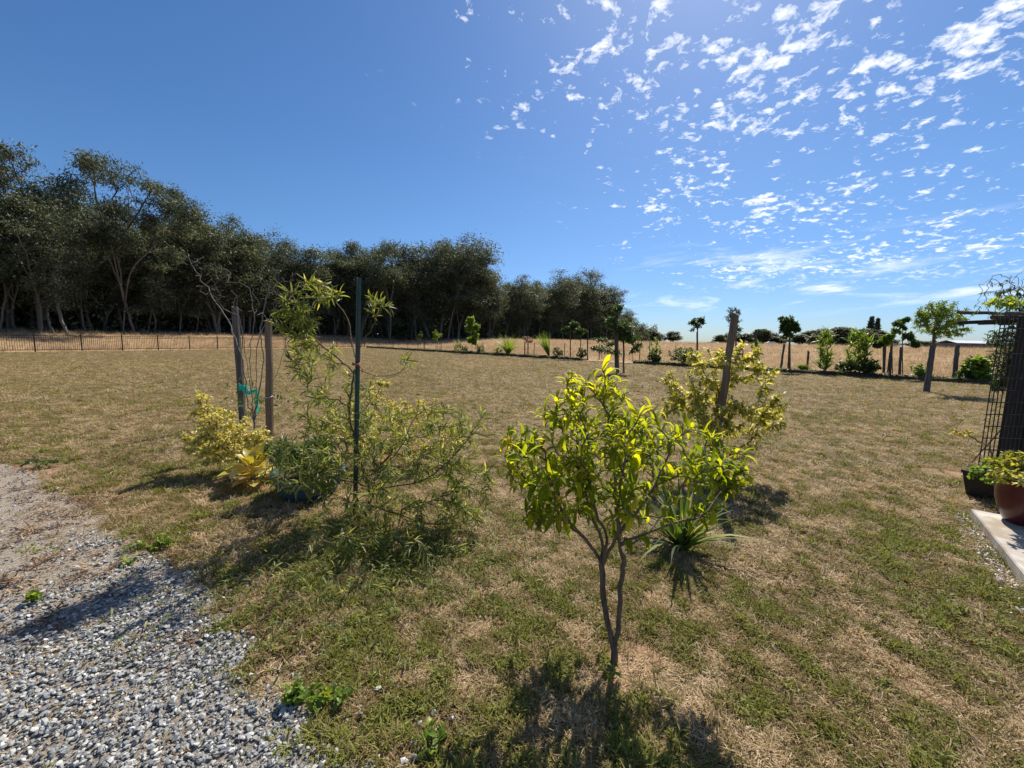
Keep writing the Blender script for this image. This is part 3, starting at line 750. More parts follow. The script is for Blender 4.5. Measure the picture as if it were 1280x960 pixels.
# ------------------------------------------------------------------ fences
def picket_fence():
    a = FENCE0-FENCED*2.4*5; n = 18
    t = thing('picket_fence', 'black metal picket fence along the left edge of the lawn before the wood', 'fence', (*FENCE0, 0))
    for i in range(n+1):
        p = a+FENCED*2.4*i; z = zt(*p)
        m = MB(); m.box((p[0], p[1], z+0.64), (0.065, 0.065, 1.3), Euler((0, 0, -0.43))); m.box((p[0], p[1], z+1.31), (0.08, 0.08, 0.03), Euler((0, 0, -0.43)))
        part('post', m, MAT['black_metal'], t)
    pk = MB(); ang = math.atan2(FENCED[1], FENCED[0])
    for i in range(n):
        p = a+FENCED*2.4*(i+.5); z = zt(*p)
        m = MB()
        for h in (0.14, 1.02, 1.14):
            m = MB(); m.box((p[0], p[1], z+h), (2.34, 0.03, 0.035), Euler((0, 0, ang))); part('rail', m, MAT['black_metal'], t)
        for q in range(20):
            c = a+FENCED*(2.4*i+0.12+q*0.1135)
            pk.box((c[0], c[1], z+0.66), (0.016, 0.016, 1.16), Euler((0, 0, ang)))
    part('picket', pk, MAT['black_metal'], t, kind='stuff')
picket_fence()
def wire_fence():
    p0 = BED0+BEDN*2.6-BEDD*9.5
    t = thing('wire_fence', 'post and wire fence running behind the garden beds before the dry field', 'fence', (*p0, 0))
    L = 78; posts = np.arange(0, L, 3.6)
    for i, q in enumerate(posts):
        p = p0+BEDD*q; z = zt(*p); h = 1.25+rnd.uniform(-.05, .12); w = 0.035
        m = MB(); m.tube([(p[0], p[1], z-.1), (p[0]+rnd.uniform(-.04, .04), p[1], z+h)], [w, w*.9], 5)
        part('post', m, MAT['rust_metal'], t)
    for h in (0.3, 0.6, 0.9, 1.15):
        m = MB(); P = []
        for q in np.arange(0, L, 1.8):
            p = p0+BEDD*q; P.append((p[0], p[1], zt(*p)+h-(0.02 if (q/1.8) % 2 else 0)))
        m.tube(P, 0.004, 4); part('wire', m, MAT['wire'], t)
wire_fence()

# ------------------------------------------------------------------ the wood
def gum_variant(seed, limbs=4, lean=0.06, bare=0.35, dense=1.0, ntar=190):
    """a eucalypt one unit high"""
    global RNG
    keep = RNG; RNG = np.random.default_rng(seed); r = RNG
    p = Plant((0, 0, -0.03)); lx, ly = r.normal(0, lean, 2)
    f = r.uniform(.28, .42)
    tr = p.poly([(lx*.3+r.normal(0, .012), ly*.3, f*.5), (lx*.6, ly*.6+r.normal(0, .012), f)], 0, 5, .002)
    bl = []
    for i in range(limbs):
        a = i/limbs*6.28+r.uniform(-.5, .5); out_ = r.uniform(.07, .2); top = r.uniform(.68, .95)
        c = np.array([lx+math.cos(a)*out_, ly+math.sin(a)*out_, top])
        if i == 0: c = np.array([lx*1.3, ly*1.3, .96])
        mid = np.array([lx*.8+math.cos(a)*out_*.45, ly*.8+math.sin(a)*out_*.45, f+(top-f)*.5])
        p.poly([mid, c-[0, 0, .05]], tr[-1-(i % 2)*2], 5, .004)
        bl.append((c-[0, 0, .03], (r.uniform(.07, .11), r.uniform(.07, .11), r.uniform(.05, .08)), 1.0))
        for _ in range(2):
            bl.append((mid+r.normal(0, 1, 3)*[.09, .09, .05]+[0, 0, .05], (r.uniform(.06, .1), r.uniform(.06, .1), r.uniform(.05, .07)), .7))
    if bare < .3: bl += [((lx+r.normal(0, .06), ly+r.normal(0, .06), z), (.13, .13, .1), 1.3) for z in (.35, .5, .65, .78)]
    if bare < .3: bl += [((lx+r.normal(0, .09), ly+r.normal(0, .09), z), (.1, .1, .07), .8) for z in (.3, .42, .52)]
    T = blobs(bl, ntar, .9)
    T = T[np.argsort(np.linalg.norm(T-[lx, ly, f], axis=1))]
    for q in T: p.target(q, .35, .03, .4, .12)
    wood = p.mesh(.0095, .0008, 5, .55)
    tips = np.array([p.P[c[-1]] for c in p.tips]); k = int(44*dense)
    C = np.repeat(tips, k, 0)+r.normal(0, 1, (len(tips)*k, 3))*[.027, .027, .022]
    n = len(C); Y = r.normal(0, 1, (n, 3))*[.7, .7, .5]+[0, 0, -.55]; Z = r.normal(0, 1, (n, 3))
    lf = MB().scatter(flat_tpl(.018, .0052, .2), mats_from(C, Y, Z, r.uniform(.7, 1.6, n)), np.clip(r.beta(2, 2.6, n)+np.repeat(r.normal(0, .14, len(tips)), k), 0, 1))
    RNG = keep
    return wood.mesh('gum_wood', True), lf.mesh('gum_leaves')
VARS = [gum_variant(101, 4, .05, .4), gum_variant(102, 5, .07, .2), gum_variant(103, 3, .1, .4), gum_variant(104, 4, .05, .2), gum_variant(105, 5, .04, .2, 1.1), gum_variant(106, 3, .12, .4, .9), gum_variant(107, 4, .08, .2)]
for w_, l_ in VARS: w_.materials.append(MAT['gum_bark']); l_.materials.append(MAT['lf_gum'])
def gum(x, y, h, var, rz, wide=1.0, label=None, group=None):
    t = thing('gum_tree', label or 'tall dark eucalyptus standing in the wood behind the fence', 'tree', (x, y, zt(x, y)), group)
    t.rotation_euler = (0, 0, rz); t.scale = (h*wide, h*wide, h)
    w_, l_ = VARS[var]; link('trunk', w_, None, t); link('crown', l_, None, t)
    return t
EDGE = [(-66, -4), (-60, 6), (-43.5, 40), (-38, 70), (-12, 80), (8, 105), (34, 132), (66, 185)]
def edge_at(px):
    for (a, b) in zip(EDGE[:-1], EDGE[1:]):
        for q in np.linspace(0, 1, 80):
            p = np.array(a)*(1-q)+np.array(b)*q
            if p[1] > 1 and proj((p[0], p[1], 1.2))[0] >= px: return p
    return np.array(EDGE[-1], float)
sky_px = [(-60, 200), (-25, 195), (8, 200), (48, 190), (85, 218), (122, 192), (165, 210), (202, 230), (268, 262), (302, 284), (345, 288), (378, 322), (416, 297), (450, 318), (486, 306), (520, 312), (557, 290),
          (588, 312), (612, 336), (655, 345), (682, 352), (703, 338), (735, 336), (757, 358), (777, 385), (797, 404)]
def skyline(px): return np.interp(px, [q[0] for q in sky_px], [q[1] for q in sky_px])
SKYLAB = {-60: 'eucalyptus at the wood edge, outermost to the left', -25: 'eucalyptus crown cut by the left edge of the picture', 8: 'tall eucalyptus at the far left of the wood over the picket fence', 48: 'tall open-topped eucalyptus left of the pale curved trunk, reaching highest',
  85: 'tall eucalyptus just left of the pale curved trunk', 165: 'eucalyptus between the pale curved trunk and the slender bowing one', 268: 'eucalyptus right of the slender bowing trunk, above the bare twigs', 302: 'eucalyptus rising straight above the grey timber stake', 345: 'eucalyptus rising straight above the brown timber stake',
  378: 'low eucalyptus in the skyline dip right of the brown stake', 416: 'eucalyptus left of the metal stake, at the crest after the dip', 450: 'eucalyptus right behind the top of the metal stake', 486: 'eucalyptus with a lone tuft on top right of the metal stake', 520: 'eucalyptus above the leftmost sapling of the far bed',
  557: 'highest eucalyptus of the middle stretch of the wood', 588: 'eucalyptus straight above the columnar shrub', 612: 'eucalyptus in the skyline step right of the columnar shrub', 655: 'eucalyptus above the fountain grass and the withered plant', 682: 'eucalyptus straight above the leaning reed plant', 703: 'eucalyptus above the young trees ending the far bed',
  735: 'last high eucalyptus before the wood slopes down to the right', 757: 'eucalyptus on the falling right end of the wood, upper one', 777: 'eucalyptus right behind the feathery tree in the lawn', 797: 'lowest eucalyptus at the right end of the wood'}
i = 0
for px, top in sky_px:
    if px in (122, 202): continue
    p = edge_at(px); d = p/np.linalg.norm(p); p = p+d*rnd.uniform(0, 5)
    h = (ztop(p[0], p[1], top)-zt(*p))*1.0
    gum(p[0], p[1], h, ([0, 2, 3, 0, 6, 2, 1, 4, 3] if px < 500 else [1, 4, 3, 6, 4, 1, 3, 6, 4])[i % 9], rnd.uniform(0, 6.28), rnd.uniform(.95, 1.2)+(.25 if px > 570 else -.2 if px < 260 else 0), SKYLAB[px], 'eucalyptus trees at the skyline of the wood'); i += 1
for row, (off, nn, k) in enumerate(((3, 36, .8), (9, 38, .9), (16, 38, .92), (26, 36, .95), (38, 30, .95))):
    for q in range(nn):
        px = -90+(q+rnd.uniform(.1, .9))/nn*890
        p = edge_at(px); d = p/np.linalg.norm(p); p = p+d*(off+rnd.uniform(-2, 3))
        top = skyline(px)+rnd.uniform(2, 16)+(rnd.uniform(15, 55) if px < 275 else 0)
        h = max(5, (ztop(p[0], p[1], top)-zt(*p))*k*rnd.uniform(.72, 1))
        gum(p[0], p[1], h, rnd.choice([1, 1, 3, 4, 4, 6, 6, 0, 2]), rnd.uniform(0, 6.28), rnd.uniform(1.0, 1.45), 'dark eucalyptus standing deep among others in the wood', 'eucalyptus trees inside the wood')
for q in range(60):                # the wood closes up towards its right end
    px = rnd.uniform(545, 800) if q < 34 else rnd.uniform(265, 560); p = edge_at(px); d = p/np.linalg.norm(p); p = p+d*rnd.uniform(1, 14)
    h = max(5, (ztop(p[0], p[1], skyline(px)+rnd.uniform(3, 20))-zt(*p)))
    gum(p[0], p[1], h, rnd.choice([1, 3, 4, 6]), rnd.uniform(0, 6.28), rnd.uniform(1.2, 1.6), 'dark eucalyptus standing deep among others in the wood', 'eucalyptus trees inside the wood')
# two leaning pale gums in front
def hero_gum(label, D, trunk_px, limb_px, blob_px, rbase, seed):
    global RNG
    keep = RNG; RNG = np.random.default_rng(seed)
    pts = [at(x_, y_, D+dy) for x_, y_, dy in trunk_px]
    base = np.array([pts[0][0], pts[0][1], zt(pts[0][0], pts[0][1])-.2])
    t = thing('gum_tree', label, 'tree', (base[0], base[1], base[2]+.2))
    p = Plant(base); ids = p.poly(pts[1:], 0, 6)
    for st, limb in limb_px: p.poly([at(x_, y_, D+dy) for x_, y_, dy in limb], ids[min(st*6, len(ids)-1)], 6)
    s_ = D/F_PX
    bl = [(at(x_, y_, D+dy), (rx*s_, rx*s_*.9, ry*s_), rx) for x_, y_, dy, rx, ry in blob_px]
    T = blobs(bl, 115, .9); ctr = pts[-1]; T = T[np.argsort(np.linalg.norm(T-ctr, axis=1))]
    for q in T: p.target(q, .35, .5, .4, .12, lo=8)
    part('trunk', p.mesh(rbase, .02, 6, .5), MAT['gum_bark'], t, True)
    tips = np.array([p.P[c[-1]] for c in p.tips]); k = 52
    C = np.repeat(tips, k, 0)+RNG.normal(0, 1, (len(tips)*k, 3))*[.4, .4, .26]; n = len(C)
    lf = MB().scatter(flat_tpl(.3, .08, .2), mats_from(C, RNG.normal(0, 1, (n, 3))*[.7, .7, .5]+[0, 0, -.55], RNG.normal(0, 1, (n, 3)), RNG.uniform(.7, 1.6, n)),
                      np.clip(RNG.beta(2, 2.6, n)+np.repeat(RNG.normal(0, .14, len(tips)), k), 0, 1))
    part('crown', lf, MAT['lf_gum'], t); RNG = keep
hero_gum('big eucalyptus with a pale curved trunk leaning right at the wood edge', 46,
         [(117, 413, 0), (108, 392, 0), (106, 362, 0), (114, 340, 0), (128, 318, .5), (148, 302, 1)],
         [(2, [(100, 340, 1), (88, 318, 1), (84, 290, 1)]), (5, [(170, 270, 0), (185, 245, 0)]), (4, [(132, 290, 2), (120, 250, 2), (118, 215, 1)]), (5, [(160, 280, -2), (160, 235, -1)])],
         [(120, 205, 1, 26, 14), (152, 222, 0, 28, 16), (185, 240, 0, 26, 20), (105, 240, 1, 22, 20), (160, 262, 0, 30, 16), (140, 290, 2, 25, 12), (85, 280, 1, 20, 18), (196, 268, 0, 18, 12)], .15, 301)
hero_gum('slender eucalyptus with a thin trunk bowing right beneath an open crown', 46.5,
         [(153, 411, 0), (156, 385, 0), (160, 352, 0), (168, 332, 0), (184, 316, 0), (203, 296, 0)],
         [(5, [(222, 284, 0), (238, 272, 0)]), (5, [(206, 275, 1), (210, 250, 1)]), (4, [(195, 315, 1), (210, 318, 1)])],
         [(238, 270, 0, 14, 9), (208, 240, 1, 16, 12), (222, 258, 0, 18, 11), (228, 290, 0, 13, 9), (192, 282, 0, 16, 10), (212, 318, 1, 12, 8)], .085, 302)
# undergrowth low in the wood
mb = MB(); tpl = flat_tpl(.5, .17, .25)
n = 170000; q = RNG.uniform(0, len(EDGE)-1.001, n); ii = q.astype(int); fr = (q-ii)[:, None]; E = np.array(EDGE, float)
p = E[ii]*(1-fr)+E[ii+1]*fr; d = p/np.linalg.norm(p, axis=1, keepdims=True); p = p+d*(3+42*RNG.uniform(0, 1, n)**.8)[:, None]; dep = np.clip((np.linalg.norm(p, axis=1)*0+1), 0, 1)
hh = fbm(p[:, 0], p[:, 1], .22, 31)
P = np.stack([p[:, 0], p[:, 1], zt(p[:, 0], p[:, 1])+RNG.uniform(0, 1, n)**1.2*np.clip(hh-.12, .05, 1)*15], 1)
mb.scatter(tpl, mats_from(P, RNG.normal(0, 1, (n, 3))-[0, 0, .4], RNG.normal(0, 1, (n, 3)), RNG.uniform(.8, 1.8, n)), RNG.beta(2, 3, n))
n = 80000; q = RNG.uniform(0, len(EDGE)-1.001, n); ii = q.astype(int); fr = (q-ii)[:, None]
p = E[ii]*(1-fr)+E[ii+1]*fr; d = p/np.linalg.norm(p, axis=1, keepdims=True); p = p+d*RNG.uniform(18, 55, n)[:, None]
P = np.stack([p[:, 0], p[:, 1], zt(p[:, 0], p[:, 1])+RNG.uniform(0, 5, n)], 1)
mb.scatter(flat_tpl(.75, .3, .25), mats_from(P, RNG.normal(0, 1, (n, 3))-[0, 0, .4], RNG.normal(0, 1, (n, 3)), RNG.uniform(.8, 1.8, n)), RNG.beta(2, 3, n))
o = link('undergrowth', mb.mesh('undergrowth'), MAT['lf_gum'], None, 'stuff'); tag(o, 'dim leafy undergrowth between the trunks of the wood', 'undergrowth')

# ------------------------------------------------------------------ generic plants
def leafset(P, D, size, spread, grav, rng=None, upbias=0.0, zrand=.5):
    """leaf matrices round twig points"""
    r_ = rng or RNG; n = len(P)
    rd = r_.normal(size=(n, 3)); rd -= D*np.sum(rd*D, 1, keepdims=True); rd /= np.linalg.norm(rd, axis=1, keepdims=True)+1e-9
    Y = D*(1-spread)+rd*spread+np.array([0, 0, upbias-grav])
    Z = np.tile([0, 0, 1.0], (n, 1))+r_.normal(0, zrand, (n, 3))
    return mats_from(P, Y, Z, r_.uniform(size[0], size[1], n))
def put_leaves(t, tpls, mats, tints, mat, nsingle, stuffname='foliage'):
    """the leaves nearest the camera are parts, the others one mass"""
    mats = np.asarray(mats); tints = np.asarray(tints)
    base = np.array(t.location)
    if nsingle:
        d = np.linalg.norm(mats[:, :3, 3]-CAMP, axis=1); order = np.argsort(d); near = order[:nsingle]; rest = order[nsingle:]
        lib = {}
        for i in near:
            k = int(RNG.integers(0, len(tpls))); tb_ = min(7, int(tints[i]*8)); key = (k, tb_)
            if key not in lib:
                lib[key] = MB().add(*tpls[k], (tb_+.5)/8).mesh('leaf', True); lib[key].materials.append(mat)
            o = bpy.data.objects.new('leaf', lib[key]); COL.objects.link(o); o.parent = t
            m = mats[i].copy(); m[:3, 3] -= base; o.matrix_local = Matrix(m.tolist())
    else: rest = np.arange(len(mats))
    if len(rest):
        mb = MB(); grp = RNG.integers(0, len(tpls), len(rest))
        for k, tp in enumerate(tpls):
            s_ = rest[grp == k]; mb.scatter(tp, mats[s_], tints[s_])
        part(stuffname, mb, mat, t, True, 'stuff' if nsingle else None)

# ---- foreground tree
def fg_tree():
    base = G(768, 828); D0 = base[1]
    t = thing('small_tree', 'small multi-stemmed tree with arching yellow-green leaves nearest the camera', 'tree', base)
    A = lambda x_, y_, d=0.0: at(x_, y_, D0+d)
    p = Plant(base-[0, 0, .03])
    p.poly([A(768, 812)], 0, 3)
    s1 = p.poly([A(758, 772, .02), A(753, 735, .04), A(752, 702, .05)], 3, 4, .003)
    s2 = p.poly([A(774, 765, -.02), A(777, 725, -.03), A(780, 695, -.04)], 3, 4, .003)
    b = [p.poly([A(735, 678, .02), A(712, 655, 0), A(700, 632, -.05), A(680, 605, -.1)], s1[-1], 4, .003),
         p.poly([A(752, 675, .1), A(735, 630, .2), A(722, 585, .25), A(722, 540, .25)], s1[-1], 4, .003),
         p.poly([A(758, 670, .02), A(745, 640, -.12), A(735, 590, -.2)], s1[-1], 4, .003),
         p.poly([A(770, 672, -.1), A(800, 635, -.1), A(822, 600, -.08), A(838, 560, -.05)], s1[-2], 4, .003),
         p.poly([A(776, 670, .1), A(770, 625, .2), A(768, 580, .2), A(765, 530, .2)], s2[-1], 4, .003),
         p.poly([A(790, 680, .1), A(815, 660, .25), A(842, 625, .35), A(862, 590, .35)], s2[-1], 4, .003),
         p.poly([A(772, 660, -.15), A(775, 610, -.25), A(782, 570, -.25)], s2[-2], 4, .003)]
    lo = len(p.P)-70
    bl = [(A(735, 495, .1), (.16, .28, .14), 1.0), (A(725, 535, .05), (.2, .42, .16), 1.3), (A(665, 570, -.05), (.17, .35, .13), 1.1), (A(640, 582, .1), (.08, .2, .09), .4),
          (A(785, 530, .05), (.2, .42, .15), 1.3), (A(840, 555, .15), (.2, .4, .16), 1.3), (A(890, 575, .2), (.14, .3, .13), .9), (A(770, 590, 0), (.25, .5, .13), 1.1), (A(700, 600, 0), (.16, .4, .1), .8),
          (A(905, 600, .2), (.08, .15, .1), .4), (A(770, 560, .5), (.3, .22, .18), .9), (A(740, 600, .45), (.3, .2, .12), .6), (A(665, 622, 0), (.14, .25, .08), .5), (A(700, 645, 0), (.14, .3, .07), .35), (A(765, 640, .1), (.2, .3, .1), .3), (A(850, 620, .1), (.16, .3, .09), .4), (A(905, 600, .2), (.1, .2, .1), .4), (A(745, 470, .1), (.1, .2, .07), .3)]
    T = blobs(bl, 270, .5); c0 = A(765, 650, 0); T = T[np.argsort(np.linalg.norm(T-c0, axis=1))]
    for q in T: p.target(q, .4, .035, .45, .1, lo=20, up=.05)
    part('trunk', p.mesh(.0185, .0015, 7, .5), MAT['bark'], t, True)
    P, D = p.along(.22, 8)
    up = np.tile([0, 0, 1.0], (len(P), 1))
    m = leafset(P, D*.7+up*.3, (.06, .115), .75, .0, upbias=.3, zrand=.25)
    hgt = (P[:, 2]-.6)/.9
    ti = np.clip(.38+.4*hgt+RNG.normal(0, .14, len(P)), 0, .84); ti[RNG.uniform(0, 1, len(P)) > .996] = 1  # leaf colour brightens with height: backlight through the upper crown painted into the tint
    tp = [leaf_tpl(1, w_, 5, .4, dr, .42, .6, wv) for dr, w_, wv in ((1.3, .22, .1), (1.9, .19, .0), (2.4, .22, .15), (3.0, .25, .05), (.8, .17, .2))]
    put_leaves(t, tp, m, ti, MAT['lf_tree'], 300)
fg_tree()

# ---- willow-leaved bush with its green stake
def willow_bush():
    base = G(462, 642); D0 = base[1]
    t = thing('willow_bush', 'sprawling open bush of long narrow leaves tied to the green metal stake', 'bush', base)
    A = lambda x_, y_, d=0.0: at(x_, y_, D0+d)
    p = Plant(base-[0, 0, .03])
    m1 = p.poly([A(462, 615), A(455, 590, .02), A(446, 560, .02), A(437, 520, .03), A(440, 480, .02), A(446, 455, .03)], 0, 4, .004)
    p.poly([A(425, 450, 0), A(400, 430, -.02), A(385, 415, -.05), A(370, 385, -.05), A(362, 365, -.05)], m1[-3], 4, .004)
    p.poly([A(440, 430, .05), A(435, 400, .1), A(420, 378, .1), A(395, 350, .1)], m1[-1], 4, .004)
    p.poly([A(452, 430, 0), A(465, 410, 0), A(475, 385, 0), A(478, 365, 0)], m1[-1], 4, .004)
    p.poly([A(470, 470, -.1), A(500, 465, -.15), A(515, 440, -.2)], m1[-2], 4, .004)
    p.poly([A(415, 545, .2), A(405, 490, .3), A(392, 455, .3)], m1[5], 4, .004)
    p.poly([A(480, 610, -.1), A(530, 600, -.2), A(575, 560, -.2), A(600, 525, -.2)], m1[4], 4, .004)
    p.poly([A(470, 590, -.1), A(500, 560, -.2), A(520, 520, -.2), A(560, 500, -.15)], m1[7], 4, .004)
    p.poly([A(430, 600, -.2), A(390, 590, -.3), A(350, 575, -.3)], m1[5], 4, .004)
    p.poly([A(440, 640, -.3), A(430, 670, -.4), A(420, 690, -.5)], m1[2], 4, .004)
    p.poly([A(490, 640, -.3), A(540, 655, -.4), A(590, 650, -.4)], m1[2], 4, .004)
    s_ = D0/F_PX
    def B(x_, y_, d, rx, ry, w): return (A(x_, y_, d), (rx*s_, rx*s_*.9, ry*s_), w)
    bl = [B(370, 400, -.05, 22, 36, 1.0), B(390, 450, 0, 38, 28, .9), B(400, 365, .1, 26, 18, .35), B(475, 380, 0, 12, 24, .2), B(505, 450, -.2, 26, 12, .12), B(425, 480, 0, 40, 25, .45), B(400, 520, .2, 45, 35, .9),
          B(470, 530, .1, 55, 40, 1.2), B(545, 540, -.1, 50, 35, 1.0), B(585, 580, -.2, 35, 40, .6), B(382, 580, -.4, 50, 28, 1.5), B(440, 590, -.2, 60, 35, 1.3), B(520, 600, -.3, 60, 40, 1.3),
          B(470, 650, -.5, 60, 30, .8), B(560, 650, -.4, 45, 30, .6), B(590, 530, -.2, 20, 25, .25), B(430, 680, -.7, 50, 22, .6), B(520, 690, -.7, 60, 24, .8), B(590, 610, -.3, 30, 40, .5)]
    T = blobs(bl, 520, .9); T = T[T[:, 2] > .06]; T = T[np.argsort(np.linalg.norm(T-A(448, 540), axis=1))]
    for q in T: p.target(q, .3, .05, .4, .16, lo=2, up=.06)
    part('stem', p.mesh(.02, .0012, 5, .5), MAT['twig_brown'], t, True)
    P, D = p.along(.28, 13)
    m = leafset(P, D, (.065, .125), .5, .1, upbias=.12, zrand=.8)
    ti = np.clip(RNG.beta(2.2, 2.2, len(P)), 0, .93); ti[RNG.uniform(0, 1, len(P)) > .96] = 1
    tp = [leaf_tpl(1, .11, 4, .3, dr, .4, .2) for dr in (.4, .9, 1.5)]
    put_leaves(t, tp, m, ti, MAT['lf_willow'], 300)
    # star picket
    b = G(443, 643); b[1] = D0-.02; b = np.array([at(443, 640, D0-.03)[0], D0-.03, 0]); top = at(448, 347, D0)
    st = thing('metal_stake', 'dark green metal star picket standing up through the narrow-leaved bush', 'stake', b)
    ax = top-b; Ln = np.linalg.norm(ax); mb = MB()
    rot = Vector(ax).to_track_quat('Z', 'Y').to_matrix()
    for k in range(3):
        a = k*2*PI/3+.5
        r3 = np.array(rot)@np.array(Euler((0, 0, a)).to_matrix())
        mb.box(b+ax/2+r3@np.array([.0125, 0, 0])+np.array([0, 0, .0015*k]), (.025, .005, Ln), r3)
    part('shaft', mb, MAT['green_metal'], st)
    for f_ in (.15, .35, .55, .75, .92):
        m2 = MB(); c = b+ax*f_; m2.box(c, (.012, .03, .012), rot); part('lug', m2, MAT['green_metal'], st)
    tie = MB(); c = at(445, 456, D0-.03)
    for q in range(2): tie.tube([c+np.array([.03*math.cos(w), .03*math.sin(w), .012*q+.006*math.sin(2*w)]) for w in np.linspace(0, 6.2, 14)], .004, 5)
    tie.tube([c+[0.03, -.02, 0], c+[.06, -.03, -.02], c+[.07, -.04, -.06]], .004, 5)
    solo('plant_tie', tie, MAT['red_tie'], 'small red tie holding the bush stem to the green metal stake', 'plant tie', c, smooth=True)
willow_bush()

# ---- wooden stakes
def wood_stake(bp, tp, D, w, mat, label, lean=0.0, group=None, name='wooden_stake', base=None, rough=.12):
    b = np.array([*at(*bp, D)[:2], 0.0]) if base is None else np.array(base, float); t_ = at(*tp, D+lean)
    b[2] = zt(b[0], b[1]) if D > 16 else 0
    n = 9; mb = MB(); P = np.array([b+(t_-b)*q for q in np.linspace(-.02, 1, n)]); P[1:-1, :2] += RNG.normal(0, w*.06, (n-2, 2))
    k = 8; mb.tube(P, w*.62*(1-.12*np.linspace(0, 1, n))*(1+RNG.normal(0, .03, n)), k, True, phase=.4)
    V = mb.V[0]; c = V[:n*k].reshape(n, k, 3); ctr = c.mean(1, keepdims=True)
    sq = np.array([1.12, .93]*4); c[:] = ctr+(c-ctr)*sq[None, :, None]*(1+RNG.normal(0, .02, (1, k, 1)))
    V[:n*k] = c.reshape(-1, 3); V[(n-1)*k:n*k, 2] += RNG.uniform(-.2, .3, k)*w; 
    return solo(name, mb, mat, label, 'stake' if name == 'wooden_stake' else 'post', b, group)
DL = G(337, 558)[1]
wood_stake((337, 558), (336, 400), DL, .075, MAT['stake_wood'], 'brown round timber stake just left of the narrow-leaved bush')
DL2 = G(303, 530)[1]
wood_stake((304, 530), (294, 384), DL2, .085, MAT['grey_wood'], 'weathered grey timber stake wound with teal tape beside bare stems')
# teal tape
def tape():
    mb = MB(); c = at(303, 484, DL2); c2 = at(322, 488, DL2-.15)
    def ribbon(pts, w):
        pts = np.array(pts); d = np.gradient(pts, axis=0); s_ = np.cross(d, [0.3, -1, 0.4]); s_ /= np.linalg.norm(s_, axis=1, keepdims=True)
        V = np.vstack([np.stack([p-s_[i]*w, p+s_[i]*w]) for i, p in enumerate(pts)]); mb.add(V, [(2*i, 2*i+1, 2*i+3, 2*i+2) for i in range(len(pts)-1)], None, RNG.uniform(0, 1))
    for q in range(3):
        ribbon([c+np.array([.065*math.cos(w), .065*math.sin(w), .03*q-.03+.01*math.sin(3*w)]) for w in np.linspace(0, 6.4, 18)], .018)
    for q in range(3):
        L = np.linspace(0, 1, 8)[:, None]
        ribbon(c+(c2-c)*L+np.array([0, -.06, 0])+np.array([0, 0, -1])*(.05*np.sin(L*3.1)*(q+.5))+[0, 0, .02*q], .02)
    for q in range(3):
        h = .2+.09*q
        ribbon([c2+np.array([.02*math.sin(3*z+q)+.02*q, -.06+.015*math.cos(4*z+q), -z*h]) for z in np.linspace(0, 1, 8)], .02)
    solo('tape', mb, MAT['teal_tape'], 'teal plastic tape tied round the grey stake with its ends hanging', 'tape', c)
tape()
# white tie on brown stake
c = at(336, 495, DL); mb = MB(); mb.tube([c+np.array([.05*math.cos(w), .05*math.sin(w), .02*math.sin(w)]) for w in np.linspace(0, 6.3, 16)], .005, 5)
solo('plant_tie', mb, MAT['white_tie'], 'thin white tie looped round the brown timber stake', 'plant tie', c, smooth=True)

# ---- bare stemmed shrub
def bare_shrub():
    base = G(318, 542); D0 = base[1]
    t = thing('bare_shrub', 'tall leafless shrub with thin grey twisting stems between the two timber stakes', 'shrub', base)
    A = lambda x_, y_, d=0.0: at(x_, y_, D0+d); p = Plant(base-[0, 0, .03]); st = p.poly([A(318, 530)], 0, 2)
    for pts in ([(322, 500), (330, 450), (325, 410), (333, 370), (345, 340)], [(316, 500), (312, 450), (318, 400), (312, 360)], [(310, 500), (300, 440), (285, 400), (262, 365), (245, 340), (228, 312)],
                [(325, 510), (345, 470), (355, 430), (342, 395), (348, 360)], [(314, 490), (306, 430), (300, 400)], [(320, 480), (322, 430), (338, 395), (365, 360)]):
        p.poly([A(x_, y_, rnd.uniform(-.15, .15)) for x_, y_ in pts], st[-1], 5, .012)
    s_ = D0/F_PX
    bl = [(A(345, 355), (35*s_, .3, 22*s_), 1.2), (A(275, 350), (30*s_, .3, 25*s_), .8), (A(240, 320), (14*s_, .2, 12*s_), .3), (A(320, 390), (35*s_, .3, 30*s_), .7)]
    T = blobs(bl, 90, .9); T = T[np.argsort(np.linalg.norm(T-A(318, 450), axis=1))]
    for q in T: p.target(q, .2, .08, .5, .35, lo=10)
    part('stem', p.mesh(.014, .0022, 5, .5), MAT['twig_bare'], t, True)
    # a few small green leaves low on the stems
    bl = [(A(305, 500), (28*s_, .2, 35*s_), 1), (A(345, 500), (18*s_, .2, 20*s_), .4)]
    P = blobs(bl, 130, .9); D = RNG.normal(size=P.shape); D /= np.linalg.norm(D, axis=1, keepdims=True)
    put_leaves(t, [leaf_tpl(1, .35, 3, .2, .8)], leafset(P, D, (.04, .075), .5, .1), RNG.uniform(0, .8, len(P)), MAT['lf_green'], 0)
bare_shrub()

